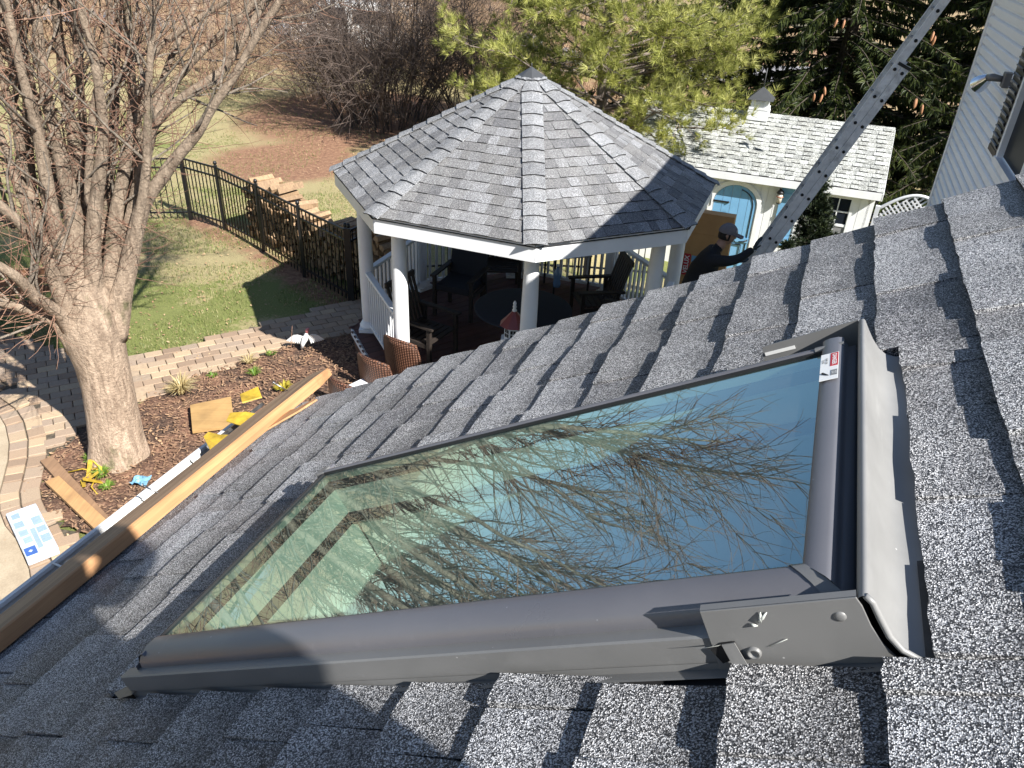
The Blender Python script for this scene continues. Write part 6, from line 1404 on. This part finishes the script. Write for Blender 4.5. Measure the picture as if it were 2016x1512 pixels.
hm.add(vs, fs, smooth=True); hm.build('head', m_skin, wk)
nk = MB().tube([HO - ud * .06 - fdir_ * .02, W_(.24, 0, hz_ - .15), W_(.21, 0, hz_ - .2)], [.055, .058, .065], 12).build('neck', m_skin, wk)
er_ = MB()
for s_ in (-1, 1): er_.tube([HO + sd_ * s_ * .070 - fdir_ * .008 + ud * .02, HO + sd_ * s_ * .083 - fdir_ * .014 + ud * .012, HO + sd_ * s_ * .078 - fdir_ * .004 - ud * .028], [.012, .017, .008], 8)
er_.build('ears', m_skin, wk)
ey = MB()
for s_ in (-1, 1): ey.lathe(HO + fdir_ * .086 + sd_ * s_ * .03 + ud * .012, [(.004, -.006), (.010, 0), (.004, .006)], 8)
ey.build('eyes', m_hair, wk); MB().tube([HO + fdir_ * .098 - ud * .058 - sd_ * .022, HO + fdir_ * .103 - ud * .060, HO + fdir_ * .098 - ud * .058 + sd_ * .022], .005, 6).build('mouth', paint('lips', (.30, .12, .10), .5), wk)
hr = MB(); vs = []; fs = []
for j in range(9):
    th_ = lerp(.3, 2.0, j / 8)
    for i in range(13):
        ph = lerp(.42 * pi, 1.58 * pi, i / 12); x, y, z = sin(th_) * cos(ph), sin(th_) * sin(ph), cos(th_); vs.append(HO + fdir_ * x * .105 + sd_ * y * .079 + ud * z * .126)
for j in range(8):
    for i in range(12): fs.append((j * 13 + i, j * 13 + i + 1, (j + 1) * 13 + i + 1, (j + 1) * 13 + i))
hr.add(vs, fs, smooth=True).build('hair', m_hair, wk)
cp2 = MB(); vs = []; fs = []
for j in range(9):
    th_ = lerp(0, 1.50, j / 8)
    for i in range(20): ph = 2 * pi * i / 20; vs.append(HO + ud * .022 + fdir_ * sin(th_) * cos(ph) * .115 + sd_ * sin(th_) * sin(ph) * .090 + ud * cos(th_) * .118)
for j in range(8):
    for i in range(20): fs.append((j * 20 + i, j * 20 + (i + 1) % 20, (j + 1) * 20 + (i + 1) % 20, (j + 1) * 20 + i))
cp2.add(vs, fs, smooth=True); cpo = cp2.build('cap', m_cap2, wk)
br = MB(); top_ = []; bot_ = []
for i in range(11):
    a = lerp(-1.15, 1.15, i / 10); base = HO + ud * .030 + fdir_ * cos(a) * .108 + sd_ * sin(a) * .085; tip = HO + ud * (.018 - .010 * abs(a)) + fdir_ * (.105 + .085 * cos(a * .9)) + sd_ * sin(a) * .088; top_.append((base, tip))
vs = [p_ for pr2 in top_ for p_ in pr2] + [p_ - ud * .005 for pr2 in top_ for p_ in pr2]; n2 = 22; fs = []
for i in range(10): fs += [(2 * i, 2 * i + 1, 2 * i + 3, 2 * i + 2), (n2 + 2 * i, n2 + 2 * i + 2, n2 + 2 * i + 3, n2 + 2 * i + 1), (2 * i + 1, n2 + 2 * i + 1, n2 + 2 * i + 3, 2 * i + 3)]
br.add(vs, fs, smooth=True).build('cap_brim', m_cap2, cpo)
lg = HO + ud * .075 + fdir_ * .088 - sd_ * .028; q = MB(); 
q.tube([lg - ud * .02, lg + ud * .02, lg + ud * .02 - sd_ * .018, lg - sd_ * .016, lg - ud * .02 - sd_ * .018], .0045, 5); q.build('cap_badge', m_stw, cpo)
ch_ = W_(.16, -.185, hz_ - .46); q = MB(); q.bar(ch_ - fd * .03, ch_ + fd * .04, .004, .010); q.lathe(ch_ - fd * .045, [(.008, -.008), (.010, 0), (.008, .008)], 8); q.build('jacket_logo', m_stg if False else m_spacer, wk)
def hand(pw, dirf, dirn, mat_, parent, s_=1, curl=.35):
    d1 = dirf.normalized(); n1 = (dirn - d1 * dirn.dot(d1)).normalized(); sd2 = d1.cross(n1) * s_
    J = [(pw, (.028, .022)), (pw + d1 * .045, (.036, .018)), (pw + d1 * .085, (.038, .015))]; E2 = [(0, 1), (1, 2)]
    for k in range(4):
        o_ = (k - 1.5) * .020; b0 = len(J); L7 = (.068, .078, .074, .058)[k]
        J += [(pw + d1 * .092 + sd2 * o_, .0105), (pw + d1 * (.092 + L7 * .5) + sd2 * o_ * 1.1 + n1 * curl * .012, .0095), (pw + d1 * (.092 + L7 * .9) + sd2 * o_ * 1.15 + n1 * curl * .05, .0078)]; E2 += [(2, b0), (b0, b0 + 1), (b0 + 1, b0 + 2)]
    b0 = len(J); J += [(pw + d1 * .03 + sd2 * .038 + n1 * .01, .012), (pw + d1 * .06 + sd2 * .062 + n1 * .02, .0105), (pw + d1 * .088 + sd2 * .07 + n1 * .03, .009)]; E2 += [(0, b0), (b0, b0 + 1), (b0 + 1, b0 + 2)]
    return skin('glove', J, E2, mat_, parent, lv=1)
hand(W_(.60, -.14, hz_ - .09), (UP * .9 + fd * .35), fd, m_glv, wk, s_=-1); hand(W_(.48, .16, hz_ - .38), fd + UP * .2, UP, m_glv, wk)
for (f, s_, z) in ((.06, -.12, hz_ - 1.66), (.16, .12, hz_ - 1.52)): MB().tube([W_(f - .09, s_, z - .03), W_(f, s_, z), W_(f + .14, s_, z - .035)], [.042, .05, .036], 10).build('boot', m_irn, wk)
tbk = MB().box(W_(-.16, -.16, hz_ - .98), (.10, .16, .22), atan2(fd.y, fd.x)); tbk.build('tool_pouch', paint('tan_leather', (.20, .10, .05), .7), wk)
# the photographer kneels on the roof just behind the lens
ph_ = empty('person', mat=MR, label='roofer kneeling out of view whose shadow falls across the lower left shingles', cat='person')
PX, PY = 1.78, -.72
def L_(s_, e_, z): return V((s_, e_, ZR + z))
J = [(L_(PX, PY - .14, .36), (.16, .17)), (L_(PX, PY - .06, .56), (.17, .17)), (L_(PX - .02, PY + .08, .78), (.17, .15)), (L_(PX - .03, PY + .13, .95), (.11, .10)), (L_(PX - .04, PY + .16, 1.03), (.055, .055)), (L_(PX - .05, PY + .20, 1.12), (.09, .09)), (L_(PX - .05, PY + .20, 1.22), (.07, .07)),
     (L_(PX - .19, PY + .04, .88), .07), (L_(PX - .16, PY - .22, .64), .07), (L_(PX - .30, PY - .02, .56), .038), (L_(PX + .10, PY + .22, .88), .08), (L_(PX + .0, PY + .33, .66), .065), (L_(PX - .20, PY + .22, .56), .04),
     (L_(PX - .10, PY - .30, .28), .13), (L_(PX - .16, PY - .45, .12), .09), (L_(PX - .16, PY - .65, .05), .05), (L_(PX - .06, PY + .19, .46), .095), (L_(PX + .05, PY + .08, .26), .06), (L_(PX + .17, PY - .08, .06), .05)]
E_ = [(0, 1), (1, 2), (2, 3), (3, 4), (4, 5), (5, 6), (3, 7), (7, 8), (8, 9), (3, 10), (10, 11), (11, 12), (0, 13), (13, 14), (14, 15), (0, 16), (16, 17), (17, 18)]
skin('body', J, E_, m_blk, ph_)
for k in (9, 12): hand(J[k][0], V((-.5, .3, .6)), V((0, 0, -1)), m_skin, ph_)
bpy.context.view_layer.update()
